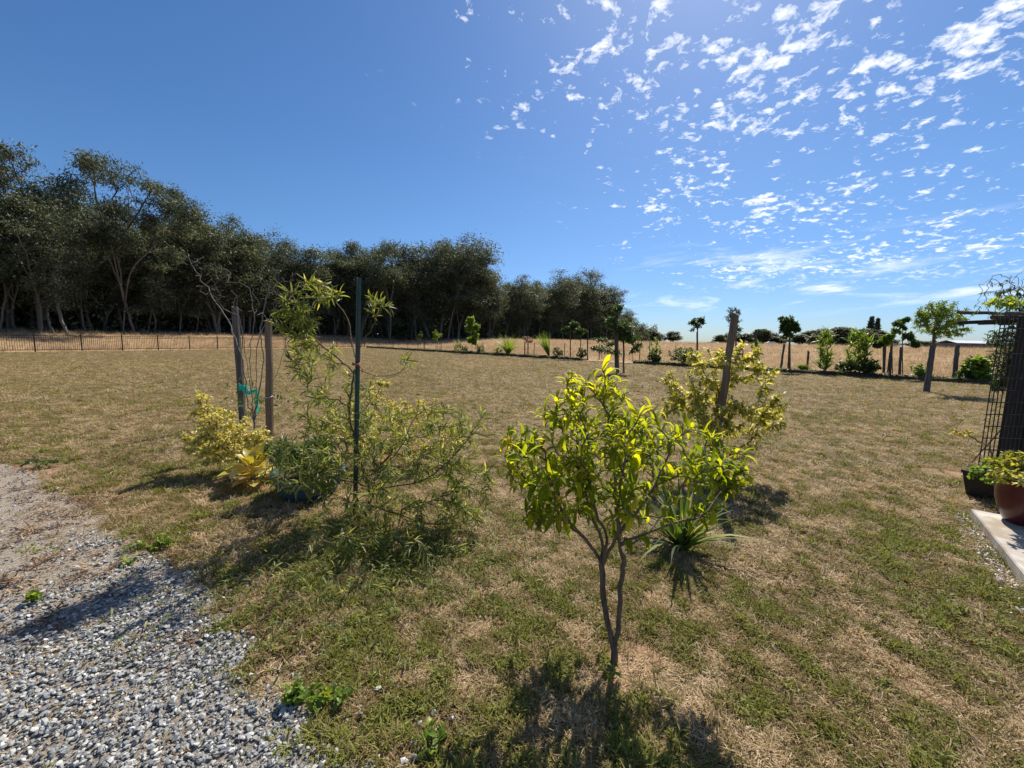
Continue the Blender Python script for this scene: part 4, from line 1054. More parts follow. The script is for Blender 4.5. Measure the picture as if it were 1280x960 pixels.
def shrub(name, label, base_px, blob_px, nt_, leafmat, tpls, size, tail, per, rb, single=0, stem='twig_brown', spread=.6, grav=.1, tints=(2, 2), D=None, limbs=None, upb=.1, cat='shrub', trunk_px=None, bias=.35, group=None, base=None, rmin=.0014, zr=.6):
    base = G(*base_px) if base is None else np.array(base, float)
    D0 = base[1]; t = thing(name, label, cat, base, group)
    A = lambda x_, y_, d=0.0: at(x_, y_, D0+d); p = Plant(base-[0, 0, .03]); s_ = D0/F_PX
    if trunk_px: p.poly([A(*q) for q in trunk_px], 0, 4, .003)
    nb = len(p.P)
    bl = [(A(x_, y_, d), (rx*s_, rx*s_*.9, ry*s_), rx*ry/400) for x_, y_, d, rx, ry in blob_px]
    T = blobs(bl, nt_, .9); T = T[T[:, 2] > base[2]+.03]; T = T[np.argsort(np.linalg.norm(T-p.P[-1], axis=1))]
    for q in T: p.target(q, bias, max(.04, s_*6), .4, .15, lo=min(nb-1, 3) if trunk_px else 0, up=.06)
    part('stem' if cat != 'tree' else 'trunk', p.mesh(rb, rmin, 5, .5), MAT[stem], t, True)
    P, Dd = p.along(tail, per)
    put_leaves(t, tpls, leafset(P, Dd, size, spread, grav, upbias=upb, zrand=zr), np.clip(RNG.beta(*tints, len(P)), 0, 1), MAT[leafmat], single, 'foliage' if cat != 'tree' else 'crown')
    return t
TP_SMALL = [leaf_tpl(1, .36, 3, .25, d) for d in (.5, 1.1, 1.6)]
TP_ROUND = [leaf_tpl(1, .55, 3, .25, d) for d in (.4, .9)]
TP_FLAT = [flat_tpl(1, .42, .2)]
TP_NARROW = [leaf_tpl(1, .16, 3, .25, d) for d in (.5, 1.0)]
# ---- golden shrub at the left stakes
shrub('golden_shrub', 'pale golden fine-leaved shrub arching left from the foot of the timber stakes', (312, 590),
      [(250, 495, 0, 10, 12), (262, 520, 0, 20, 16), (285, 535, 0, 26, 22), (305, 550, -.1, 24, 20), (255, 550, -.1, 26, 16), (275, 560, -.1, 35, 20), (320, 545, -.1, 18, 16), (238, 545, 0, 10, 10)],
      260, 'lf_gold', TP_SMALL, (.035, .06), .25, 18, .018, 150, tints=(3, 2), grav=.02, upb=.15)
# ---- golden shrub behind the willow bush
shrub('golden_shrub', 'yellow-green shrub glowing behind the narrow-leaved bush and blue tub', (475, 585),
      [(470, 520, .2, 50, 30), (520, 515, .2, 40, 30), (430, 530, .1, 40, 26), (500, 555, .1, 50, 22), (560, 545, .2, 25, 22), (470, 480, .2, 28, 12)],
      240, 'lf_gold', TP_SMALL, (.04, .07), .25, 13, .018, 0, tints=(2, 2.2))
# ---- dark green plant in the blue tub, and the tub
tub = G(368, 630); tub[1] += .28
tt = thing('plant_tub', 'blue glazed round tub half hidden under the narrow-leaved bush', 'tub', tub)
m = MB().lathe([(.0, .0), (.24, .0), (.27, .04), (.31, .16), (.322, .21), (.3, .212), (.28, .2), (0, .2)], tub)
pp = part('pot', m, MAT['blue_glaze'], tt, True)
m = MB().lathe([(.318, .208), (.345, .22), (.348, .235), (.345, .25), (.31, .25), (.298, .214)], tub); part('rim', m, MAT['blue_glaze'], pp, True)
m = MB().lathe([(.0, .207), (.15, .21), (.287, .204)], tub); part('soil', m, MAT['soil'], tt)
shrub('potted_plant', 'dark green leafy plant growing out of the blue glazed tub', None, [(352, 562, -.15, 24, 18), (385, 575, -.2, 30, 18), (400, 555, 0, 22, 16)], 110, 'lf_green', TP_NARROW, (.07, .11), .2, 12, .012,
      base=tub+[0, 0, .2], cat='plant')
# ---- yellow paddle-leaved plant
def paddle():
    base = G(318, 606); t = thing('paddle_plant', 'yellow broad-leaved rosette plant at the foot of the brown timber stake', 'plant', base)
    tp = [leaf_tpl(1, .42, 5, .25, d, .6, .2, .15) for d in (.3, .8, 1.2)]
    n = 34; a = np.arange(n)*2.4; el = np.linspace(1.25, .0, n)
    Y = np.stack([np.cos(a)*np.cos(el), np.sin(a)*np.cos(el), np.sin(el)], 1); P = np.tile(base, (n, 1))+Y*.03+np.stack([0*a, 0*a, np.linspace(.16, .05, n)], 1)
    m = mats_from(P, Y, np.tile([0, 0, 1.0], (n, 1))-Y*.3, RNG.uniform(.2, .36, n))
    put_leaves(t, tp, m, np.clip(np.linspace(.35, .75, n)+RNG.normal(0, .2, n), 0, 1), MAT['lf_paddle'], 34)
    mb = MB(); mb.tube([base-[0, 0, .02], base+[0, 0, .08], base+[.01, 0, .17]], [.035, .04, .02], 8); part('stem', mb, MAT['twig_brown'], t, True)
paddle()
# ---- golden shrub on the right with its leaning stake
D5 = G(885, 600)[1]
shrub('variegated_shrub', 'large cream and yellow shrub round a leaning timber stake behind the small tree', (888, 598),
      [(865, 470, 0, 32, 26), (900, 500, 0, 48, 34), (935, 470, 0, 36, 24), (870, 520, -.1, 45, 30), (930, 530, 0, 45, 32), (960, 530, .1, 22, 22), (900, 450, 0, 32, 16), (850, 500, 0, 30, 22), (905, 560, -.1, 45, 20), (955, 465, 0, 24, 10), (880, 445, 0, 22, 14), (925, 440, 0, 24, 14), (840, 480, 0, 14, 18), (975, 500, 0, 14, 14)],
      310, 'lf_cream', TP_SMALL+TP_ROUND, (.05, .085), .3, 14, .025, 250, tints=(2, 1.8), trunk_px=[(890, 560), (895, 520)])
wood_stake((887, 600), (919, 394), D5, .075, MAT['stake_wood'], 'brown timber stake leaning right inside the cream and yellow shrub')
# pale seed plumes on the shrub's left
# ---- strappy clump
def clump(name, label, base, n, L, W, mat, spread=1.0, dro=(.8, 1.8), tint=None, lean=(0, 0), single=None, cat='plant', group=None, elmin=.35):
    t = thing(name, label, cat, base, group); tp = [blade_tpl(1, W/L, 5, d, 0.0, .35) for d in np.linspace(dro[0], dro[1], 4)]
    a = RNG.uniform(0, 6.28, n); el = RNG.uniform(elmin, 1.5, n)**1.0
    Y = np.stack([np.cos(a)*np.cos(el)*spread+lean[0], np.sin(a)*np.cos(el)*spread+lean[1], np.sin(el)], 1)
    P = np.tile(base, (n, 1))+np.stack([np.cos(a)*.03*L, np.sin(a)*.03*L, np.zeros(n)], 1)
    Z = np.tile([0, 0, 1.0], (n, 1))-Y*.2+RNG.normal(0, .15, (n, 3))
    ti = np.clip(RNG.beta(2, 2, n), 0, 1) if tint is None else np.clip(RNG.normal(tint[0], tint[1], n), 0, 1)
    put_leaves(t, tp, mats_from(P, Y, Z, L*RNG.uniform(.55, 1.05, n)), ti, MAT[mat], n if single is None else single)
    return t
clump('strappy_plant', 'clump of arching strap leaves with pale stripes behind the small tree', G(852, 688), 95, .6, .038, 'lf_strap', .75, (.1, 1.3), (.5, .28), elmin=.75)
shrub('weed', 'pale green little weed at the foot of the small tree', (768, 848), [(768, 838, 0, 14, 9)], 14, 'lf_bright', TP_SMALL, (.02, .04), .05, 5, .003, cat='weed', tints=(4, 2))
for bp, bl, lab, mt in (((405, 876), [(385, 868, 0, 24, 7), (418, 864, 0, 26, 8)], 'bright green broad-leaved weed at the right edge of the gravel', 'lf_bright'),
                        ((371, 880), [(368, 868, 0, 10, 10)], 'small sprig of weed on the gravel edge left of the broad-leaved weed', 'lf_bright'),
                        ((160, 708), [(160, 704, 0, 12, 3)], 'small grey-green weed on the upper edge of the gravel drive', 'lf_bright'),
                        ((192, 684), [(185, 678, 0, 24, 6), (205, 676, 0, 16, 6)], 'bright green weed tuft between the drive and the tub shadow', 'lf_bright'),
                        ((52, 585), [(50, 577, 0, 18, 6)], 'green weed patch on the sandy verge at far left', 'lf_green'),
                        ((42, 755), [(42, 748, 0, 5, 7)], 'thin small weed growing alone in the gravel at left', 'lf_bright'),
                        ((545, 932), [(540, 924, 0, 24, 6)], 'leafy weed in the grass left of the small tree shadow', 'lf_bright')):
    shrub('weed', lab, bp, bl, 26, mt, TP_ROUND, (.02, .045), .08, 6, .003, cat='weed')
# dry undergrowth beneath the willow bush
def litter():
    r_ = RNG; n = 4200
    c = np.array([G(450, 690)[:2], G(520, 720)[:2], G(400, 720)[:2], G(560, 680)[:2]])
    k = r_.integers(0, 4, n); p = c[k]+r_.normal(0, 1, (n, 2))*[.45, .35]
    P = np.stack([p[:, 0], p[:, 1], np.abs(r_.normal(0, .05, n))+.01], 1)
    Y = r_.normal(0, 1, (n, 3))*[1, 1, .5]+[0, 0, .35]
    mb = MB().scatter(leaf_tpl(1, .16, 3, .2, .8), mats_from(P, Y, np.tile([0, 0, 1.0], (n, 1))+r_.normal(0, .4, (n, 3)), r_.uniform(.025, .075, n)), r_.beta(1.6, 2, n))
    o = link('low_weeds', mb.mesh('low_weeds'), MAT['lf_willow'], None, 'stuff'); tag(o, 'low tangled weeds under the narrow-leaved bush', 'weeds')
litter()

# ------------------------------------------------------------------ plants in the beds
def bp_(px, s=.75):
    x_, y_ = bedpt(px, s); return np.array([x_, y_, .17])
def by(px, py): return py      # reads as: picture height
def sapling(px, s, top, rx, ry, label, leafmat='lf_green', tp=TP_FLAT, n=40, per=10, size=(.1, .18), trunk_r=.022, crown=None, ground=None, lean=0, tints=(2, 2), name='sapling', stem='twig_brown', grav=.1, tail=.35):
    b = bp_(px, s) if ground is None else np.array(ground, float)
    bl = crown or [(px+lean, top+ry, 0, rx, ry)]
    yb = proj(b)[1]; ym = min(q[1] for q in bl)
    bl = [(x_+rnd.uniform(-.6, .6)*a_, y_+rnd.uniform(-.5, .55)*c_, d_, a_*rnd.uniform(.35, .7), c_*rnd.uniform(.35, .65)) for x_, y_, d_, a_, c_ in bl for _ in range(4)]
    return shrub(name, label, None, bl, int(n*1.7), leafmat, tp, size, tail, int(per*1.3), trunk_r, base=b, cat='tree', trunk_px=[(px+lean*.3, yb*.6+ym*.4), (px+lean*.7, yb*.15+ym*.85)], stem=stem, rmin=.006, tints=tints, grav=grav)
def stk(px, s, top, label, w=.05, lean=0, mat='rust_metal', ground=None):
    b = bp_(px, s) if ground is None else np.array(ground, float); b[2] = 0
    wood_stake(None, (px+lean, top), b[1], w, MAT[mat], label, base=b)
def bush(px, s, top, rx, label, leafmat='lf_green', n=40, per=10, size=(.09, .16), tp=TP_FLAT, tints=(2, 2), ground=None, name='bush'):
    b = bp_(px, s) if ground is None else np.array(ground, float); yb = proj(b)[1]; ry = (yb-top)/2
    return shrub(name, label, None, [(px, top+ry, 0, rx, ry*.95), (px+rx*.3, yb-ry*.6, 0, rx*.8, ry*.6)], int(n*1.7), leafmat, tp, size, .3, int(per*1.3), .03, base=b, cat='bush', rmin=.004, tints=tints)
# bed on the left
sapling(525, .7, 413, 5, 7, 'thin sparse sapling held by two stakes, leftmost in the far garden bed', n=16, size=(.12, .2))
stk(522.5, .9, 421, 'left stake of the leftmost sapling in the far bed'); stk(531, .9, 421, 'right stake of the leftmost sapling in the far bed')
sapling(547, .7, 412, 7, 7, 'round-topped sapling on two stakes right of the leftmost sapling', 'lf_bright', n=30, size=(.12, .2))
stk(545, .9, 424, 'left stake under the round-topped sapling in the far bed'); stk(550, .9, 424, 'right stake under the round-topped sapling in the far bed')
bush(572, .7, 423, 6, 'small light green bush left of the columnar shrub', 'lf_bright', n=24)
sapling(590, .7, 396, 9, 20, 'tall columnar shrub of large light green leaves in the far bed', 'lf_bright', TP_ROUND, 60, 11, (.2, .34), crown=[(589, 402, 0, 6, 7), (590, 414, 0, 9, 10), (592, 426, 0, 8, 10)], tints=(3, 2), name='columnar_shrub')
bush(599, .4, 429, 7, 'dark low bush at the foot of the columnar shrub', n=30); bush(580, .4, 431, 6, 'dark green low bush left of the columnar shrub foot', n=24)
clump('fountain_grass', 'fountain-shaped clump of long green blades in the far bed', bp_(635), 230, 2.3, .06, 'lf_bright', .75, (.5, 1.5), (.6, .22), single=0, elmin=.75)
sapling(660, .7, 421, 10, 4, 'brown withered small plant between two stakes in the far bed', 'lf_brown', n=16, per=6, size=(.15, .25), tints=(2, 2))
stk(656, .9, 427, 'left stake of the brown withered plant', .09, mat='stake_wood'); stk(660, .9, 426, 'right stake of the brown withered plant', .09, mat='stake_wood')
clump('leaning_reed', 'tall leaning reed-like plant with its tip bent left in the far bed', bp_(686), 120, 2.3, .06, 'lf_bright', .3, (.1, .7), (.55, .22), lean=(-.22, 0), single=0, elmin=.9)
bush(697, .4, 433, 8, 'dark green low bush right of the leaning reed plant', n=34)
bush(622, .4, 434, 6, 'yellowish low plant left of the fountain grass', 'lf_bright', n=20)
sapling(713, .7, 402, 10, 9, 'leafy young tree with round crown near the end of the far bed', n=60, size=(.15, .25), trunk_r=.05, crown=[(709, 411, 0, 8, 7), (717, 408, 0, 8, 7)])
sapling(726, .7, 411, 7, 6, 'smaller round-crowned young tree at the end of the far bed', n=36, size=(.15, .25), trunk_r=.04)
bush(727, .3, 434, 7, 'grey green bush beneath the last young trees of the far bed', n=40)
stk(734.5, 1.0, 415, 'tall dark stake at the end of the far bed', .09)
# tree standing in the lawn
b = G(773, 467)
t_ = sapling(772, 0, 380, 14, 25, 'feathery dark conical tree standing in the lawn between two stakes', 'lf_green', TP_NARROW, 120, 12, (.16, .26), .06, ground=b,
        crown=[(772, 388, 0, 8, 8), (768, 402, 0, 15, 10), (785, 410, 0, 18, 9), (775, 420, 0, 20, 9), (790, 424, 0, 12, 6), (755, 436, 0, 10, 3), (772, 440, 0, 18, 4)], name='conical_tree', tints=(2, 3))
stk(769.5, 0, 402, 'left stake of the feathery tree in the lawn', .1, ground=b+[-.1, .12, 0], mat='grey_wood'); stk(779, 0, 402, 'right stake of the feathery tree in the lawn', .08, ground=b+[.3, .1, 0], mat='grey_wood')
sapling(752, 1.2, 418, 14, 6, 'pale layered little tree left of the feathery tree in the lawn', 'lf_green', n=40, size=(.14, .24), crown=[(748, 424, 0, 12, 5), (760, 430, 0, 10, 4), (744, 436, 0, 9, 4)])
# bed on the right
sapling(791, 1.0, 420, 10, 9, 'bushy small tree at the left end of the right bed', n=44, size=(.12, .22), crown=[(788, 426, 0, 9, 6), (797, 430, 0, 8, 7), (790, 438, 0, 8, 7)])
bush(818, .6, 420, 8, 'upright bushy shrub with pale tips near the left end of the right bed', 'lf_bright', n=50, per=11)
bush(817, .4, 440, 9, 'dark bush at the foot of the upright pale-tipped shrub', n=44)
bush(852, .6, 431, 17, 'wide rounded green bush in the right bed left of the cream shrub', 'lf_green', n=80, per=11)
stk(812, 1.2, 427, 'thin stake left of the upright pale-tipped shrub')
sapling(872, .7, 396, 11, 7, 'slim tree with a small dark crown left of the cream shrub', n=44, size=(.12, .2), trunk_r=.04, crown=[(869, 404, 0, 7, 6), (879, 401, 0, 6, 5), (866, 411, 0, 5, 3)])
stk(871, .9, 415, 'thin stake beside the slim small-crowned tree', .06)
sapling(920, .7, 385, 15, 14, 'wispy tiered young tree behind the leaning stake and cream shrub', 'lf_green', TP_NARROW, 60, 11, (.14, .24), .05, crown=[(920, 390, 0, 10, 5), (918, 399, 0, 15, 5), (922, 409, 0, 14, 5), (915, 418, 0, 14, 4)], tints=(1.5, 3))
sapling(987, .7, 392, 16, 14, 'small tree with a dark rounded crown on leaning stakes', n=90, per=11, size=(.14, .24), trunk_r=.05, crown=[(988, 402, 0, 14, 9), (982, 410, 0, 10, 6), (995, 410, 0, 10, 6), (986, 418, 0, 8, 4)])
stk(975.5, .8, 430, 'left leaning stake under the dark rounded crown', .1, lean=5, mat='grey_wood'); stk(985, .8, 428, 'right stake under the dark rounded crown', .08, lean=2, mat='grey_wood')
stk(945, 1.2, 412, 'dark stake standing behind the cream shrub', .13, mat='grey_wood'); stk(1008, 2.2, 438, 'short thin leaning stake in the right bed', .06, lean=2, mat='stake_wood')
bush(944, .8, 420, 6, 'light green upright plant beside the dark stake behind the cream shrub', 'lf_bright', n=24)
def ginger(px, label, sp, n):
    b = bp_(px)
    shrub('ginger_plant', label, None, [(px+1, 420, 0, sp*.5, 6), (px-sp*.5, 428, 0, sp*.4, 8), (px+sp*.5, 430, 0, sp*.5, 9), (px, 442, 0, sp, 11), (px, 456, 0, sp*.9, 9)], n, 'lf_bright', [blade_tpl(1, .1, 4, d, .1, .3) for d in (.4, 1.0, 1.7)],
          (.28, .6), .9, 9, .03, base=b, cat='plant', upb=.55, grav=0, rmin=.008, spread=.5)
ginger(1031, 'tall upright ginger-like plant, left of the pair in the right bed', 9, 60); ginger(1074, 'bigger tall upright ginger-like plant, right of the pair in the right bed', 14, 90)
bush(1055, .6, 446, 12, 'light low bush between the two ginger-like plants', 'lf_green', n=44); bush(1080, .3, 445, 16, 'dark dense bush at the foot of the bigger ginger-like plant', 'lf_green', n=70, tints=(1.5, 3))
bush(1003, .5, 455, 6, 'small yellow green plant left of the ginger-like plants', 'lf_bright', n=18)
sapling(1104, .9, 420, 10, 6, 'flat-crowned small tree, leftmost of three tied to stakes', n=44, size=(.11, .19), crown=[(1104, 427, 0, 10, 5), (1098, 433, 0, 6, 3)])
sapling(1115, .8, 405, 10, 10, 'irregular small tree, middle of three tied to stakes', 'lf_bright', n=50, size=(.11, .19), crown=[(1112, 425, 0, 10, 7), (1118, 414, 0, 7, 4), (1124, 404, 0, 6, 3)])
sapling(1128, .8, 397, 10, 12, 'dark clumpy small tree, rightmost of three tied to stakes', n=70, size=(.11, .19), crown=[(1133, 400, 0, 7, 3), (1122, 404, 0, 5, 3), (1131, 410, 0, 5, 3), (1137, 420, 0, 9, 5), (1140, 429, 0, 8, 5)])
for px, top, lab in ((1105, 432, 'left stake of the three small staked trees'), (1113, 432, 'middle stake of the three small staked trees'), (1125, 434, 'right stake of the three small staked trees')):
    stk(px-1, .95, top, lab, .09, lean=2.5, mat='grey_wood')
bush(1151, .7, 453, 11, 'low yellow green bush left of the staked willow', 'lf_bright', n=40)
bush(1222, .7, 444, 13, 'shrub with large light leaves behind the wire mesh', 'lf_bright', n=50, per=8, size=(.16, .28), tp=TP_ROUND)
bush(1205, .6, 462, 9, 'small low bush left of the large-leaved shrub', 'lf_green', n=26)
b = np.array([*bedpt(1192, 1.6), 0]); wood_stake(None, (1197.5, 431), b[1], .15, MAT['grey_wood'], 'stout grey fence post at the back of the right bed', base=b, name='fence_post')
# staked willow
b = G(1158, 490)
wood_stake(None, (1167, 431), b[1], .14, MAT['grey_wood'], 'thick grey post in the lawn carrying the young willow', base=b, name='fence_post')
shrub('young_willow', 'young willow with a light airy crown tied to the thick grey post', None,
      [(1160, 388, 0, 14, 10), (1175, 385, 0, 18, 10), (1190, 395, 0, 18, 12), (1170, 405, 0, 20, 12), (1202, 408, 0, 14, 12), (1150, 400, 0, 8, 14), (1185, 415, 0, 18, 8)], 230, 'lf_bright', [flat_tpl(1, .22, .3)], (.09, .17), .6, 17, .05,
      base=b+[.12, .12, 0], cat='tree', trunk_px=[(1163, 460), (1167, 430), (1167, 412)], rmin=.005, grav=.45, tints=(3, 2))

# ------------------------------------------------------------------ pergola, pots and slab at the right
def pergola():
    D = 5.05; b = np.array([*at(1272, 560, D)[:2], 0.0])
    t = thing('pergola', 'dark timber pergola post with wire mesh and rough beams at the right edge', 'pergola', b)
    mb = MB(); mb.box(b+[.10, .1, 1.02], (.24, .2, 2.04), bevel=.008); part('post', mb, MAT['dark_timber'], t)
    for q in range(4):
        m = MB(); m.box(b+[-.02+q*.067, -.012, 1.0], (.058, .022, 1.98), bevel=.003); part('plank', m, MAT['dark_timber'], t)
    x0, x1, yy = b[0]-.66, b[0]+.62, D-.16
    ms = MB()
    for q, x_ in enumerate(np.arange(x0, x1, .052)): ms.tube([(x_, yy, 0.0), (x_, yy, 2.0)], .007, 4)
    for z in np.arange(.05, 2.0, .15): ms.tube([(x0, yy-.004, z), (x1, yy-.009, z)], .007, 4)
    part('wire_mesh', ms, MAT['mesh_wire'], t)
    for (xa, z, y0, th, ln) in ((-.45, 2.09, -.2, .04, 1.7), (-.22, 2.01, -.16, .06, 1.4), (-.3, 2.06, .1, .045, 1.5), (-.2, 2.02, .34, .06, 1.4), (-.35, 2.1, .6, .045, 1.5)):
        m = MB(); n = 8; xs = np.linspace(0, ln, n)
        m.tube([(b[0]+xa+x_, D+y0+.03*math.sin(x_*3+z*9), z+RNG.normal(0, .004)) for x_ in xs], th*.55*(1+RNG.normal(0, .05, n)), 7); part('beam', m, MAT['beam_wood'], t)
    for q in range(3):
        m = MB(); m.box(b+[.0+q*.3, .3, 1.975], (.05, 1.2, .05), bevel=.004); part('rafter', m, MAT['dark_timber'], t)
    return b, D
pb, PD = pergola()
def vine():
    b = pb+[.32, .35, 0]; t = thing('vine', 'weeping vine with curly bare stems draped over the pergola beams', 'vine', b); p = Plant(b-[0, 0, .02])
    top = p.poly([b+[.0, .0, .8], b+[-.05, .05, 1.6], b+[.0, .1, 2.1]], 0, 5, .01)
    A = lambda x_, y_, d=0: at(x_, y_, PD+.3+d)
    for pts in ([(1262, 370), (1245, 350), (1230, 355), (1222, 375), (1219, 392)], [(1268, 362), (1255, 345), (1240, 348), (1232, 370), (1236, 395)], [(1275, 360), (1268, 346), (1256, 352), (1248, 375), (1246, 400)],
                [(1278, 355), (1285, 340), (1272, 343), (1262, 362), (1258, 390)]):
        c = p.poly([A(x_, y_, rnd.uniform(-.2, .2)) for x_, y_ in pts], top[-1], 6, .012); p.tips.append(c[-14:])
    s_ = PD/F_PX
    bl = [(A(1262, 362), (26*s_, .3, 14*s_), .8), (A(1275, 375), (20*s_, .3, 16*s_), .8), (A(1272, 420), (18*s_, .25, 30*s_), .9), (A(1258, 430), (14*s_, .2, 28*s_), .6), (A(1282, 400), (20*s_, .3, 40*s_), 1)]
    T = blobs(bl, 120, .9); T = T[np.argsort(-T[:, 2])]
    for q in T: p.target(q, .1, .06, .3, .2, lo=10)
    part('stem', p.mesh(.012, .0016, 5, .5), MAT['twig_grey'], t, True)
    P, D = p.along(.3, 12); m = leafset(P, D, (.035, .08), .5, .4, zrand=.6)
    put_leaves(t, TP_NARROW, m, RNG.beta(2, 2.5, len(P)), MAT['lf_green'], 0)
    bl = [(A(1255, 378, -.4), (22*s_, .12, 6*s_), 1), (A(1275, 375, -.4), (14*s_, .12, 8*s_), .6)]
vine()
shrub('creeper', 'bright yellow-green leaves of a creeper sprouting along the pergola beams', None, [(1252, 380, 0, 18, 7), (1275, 377, 0, 12, 8), (1246, 395, 0, 6, 6)], 26, 'lf_bright', TP_ROUND, (.04, .075), .15, 7, .006,
      base=np.array([pb[0]+.12, PD-.3, 2.04]), cat='vine', tints=(5, 1.6))
shrub('hanging_foliage', 'green trailing shrub growing against the mesh behind the pergola post', None, [(1255, 450, .1, 14, 22), (1248, 420, .1, 10, 16), (1275, 440, 0, 14, 30), (1250, 475, .1, 10, 14)], 90, 'lf_green', TP_NARROW, (.07, .12), .3, 13, .008,
      base=np.array([pb[0]-.05, PD+.45, 0]), cat='shrub', grav=.5, tints=(2, 2.4), trunk_px=[(1262, 520), (1258, 470)])
# concrete slab
zs = .09
c0 = G(1214, 636, zs); c1 = G(1295, 735, zs)
bm = bmesh.new(); d = (c1-c0)[:2]; d /= np.linalg.norm(d); nrm = np.array([-d[1], d[0]])
if nrm[0] < 0: nrm = -nrm
quad = [c0[:2], c0[:2]+d*2.6, c0[:2]+d*2.6+nrm*2.2, c0[:2]+nrm*2.2]
SLABW = quad
vt = [bm.verts.new((*q, zs)) for q in quad]; vb = [bm.verts.new((*q, -.03)) for q in quad]
bm.faces.new(vt); [bm.faces.new((vt[i], vb[i], vb[(i+1) % 4], vt[(i+1) % 4])) for i in range(4)]
bmesh.ops.recalc_face_normals(bm, faces=bm.faces[:]); bmesh.ops.bevel(bm, geom=[e for e in bm.edges], offset=.006, segments=2, affect='EDGES')
me = bpy.data.meshes.new('concrete_slab'); bm.to_mesh(me); bm.free(); link('concrete_slab', me, MAT['concrete'], None, 'structure')
# pale chips along the slab edge
n = 420; q = RNG.uniform(-.05, 2.0, n); off = np.abs(RNG.normal(0, .07, n))+.01
P = c0[:2]+d*q[:, None]-nrm*off[:, None]
stuff_instances('stone_chips', rocks, np.stack([P[:, 0], P[:, 1], RNG.uniform(.002, .02, n)], 1), np.stack([RNG.normal(0, .4, n), RNG.normal(0, .4, n), RNG.uniform(0, 6.28, n)], 1), RNG.uniform(.008, .02, n), RNG.uniform(.7, .93, n), RNG.integers(0, 12, n),
                'pale stone chips along the edge of the concrete slab', 'gravel')
# black square pot
bpos = G(1262, 630); bpos[1] += .16
t = thing('square_pot', 'black square plastic pot behind the corner of the concrete slab', 'pot', bpos)
def square_pot(c, w0, w1, h, th, rz):
    R3 = np.array(Euler((0, 0, rz)).to_matrix()); mb = MB(); V = []
    for w, z in ((w0, 0), (w1, h-.03), (w1+.02, h-.03), (w1+.02, h), (w1-th, h), (w1-th-.01, h-.06)):
        V += [R3@np.array([sx*w/2, sy*w/2, z])+c for sx, sy in ((-1, -1), (1, -1), (1, 1), (-1, 1))]
    Q = [(i*4+j, i*4+(j+1) % 4, i*4+4+(j+1) % 4, i*4+4+j) for i in range(5) for j in range(4)]+[(3, 2, 1, 0)]
    return mb.add(V, Q), R3
m, R3 = square_pot(bpos, .27, .34, .27, .025, .2); part('shell', m, MAT['black_plastic'], t)
m = MB(); m.add([R3@np.array([sx*.148, sy*.148, .225])+bpos for sx, sy in ((-1, -1), (1, -1), (1, 1), (-1, 1))], [(0, 1, 2, 3)]); part('soil', m, MAT['soil'], t)
shrub('potted_plant', 'leafy green plant growing in the black square pot', None, [(1240, 590, -.05, 20, 9), (1255, 582, 0, 18, 12), (1222, 596, 0, 12, 7), (1240, 600, -.14, 22, 7)], 170, 'lf_bright', TP_ROUND, (.035, .06), .15, 9, .008, base=bpos+[0, 0, .22], cat='plant')
# red pot
rpos = G(1309, 664, zs); rpos[2] = zs; rpos[1] += .14
t = thing('glazed_pot', 'dark red glazed round pot standing on the concrete slab', 'pot', rpos)
m = MB().lathe([(0, .002), (.125, .002), (.14, .02), (.175, .1), (.2, .2), (.205, .28), (.19, .345), (.194, .36), (.18, .36), (.17, .34), (0, .34)], rpos, 36); pp = part('bowl', m, MAT['red_glaze'], t, True)
m = MB().lathe([(.19, .356), (.215, .37), (.218, .382), (.215, .395), (.19, .395), (.181, .362)], rpos, 36); part('rim', m, MAT['red_glaze'], pp, True)
m = MB().lathe([(0, .345), (.175, .343)], rpos); part('soil', m, MAT['soil'], t)
shrub('potted_plant', 'dense yellow-green plant overflowing the dark red glazed pot', None, [(1275, 580, 0, 28, 15), (1300, 578, 0, 30, 17), (1258, 588, 0, 16, 10), (1280, 600, -.18, 34, 9)], 200, 'lf_cream', TP_ROUND, (.03, .05), .12, 10, .008, 150, base=rpos+[0, 0, .34], cat='plant', tints=(1.6, 2.6))
# arching stem with dried orange leaves
sb = bpos+[-.05, 0, .25]
shrub('dry_stem', 'arching stem tipped with dry orange leaves rising from the black square pot', None, [(1198, 540, 0, 7, 4), (1206, 541, 0, 6, 4)], 12, 'lf_paddle', TP_SMALL, (.03, .05), .08, 6, .006, base=sb, cat='plant',
      trunk_px=[(1238, 562), (1225, 553), (1212, 545)], tints=(3, 2))

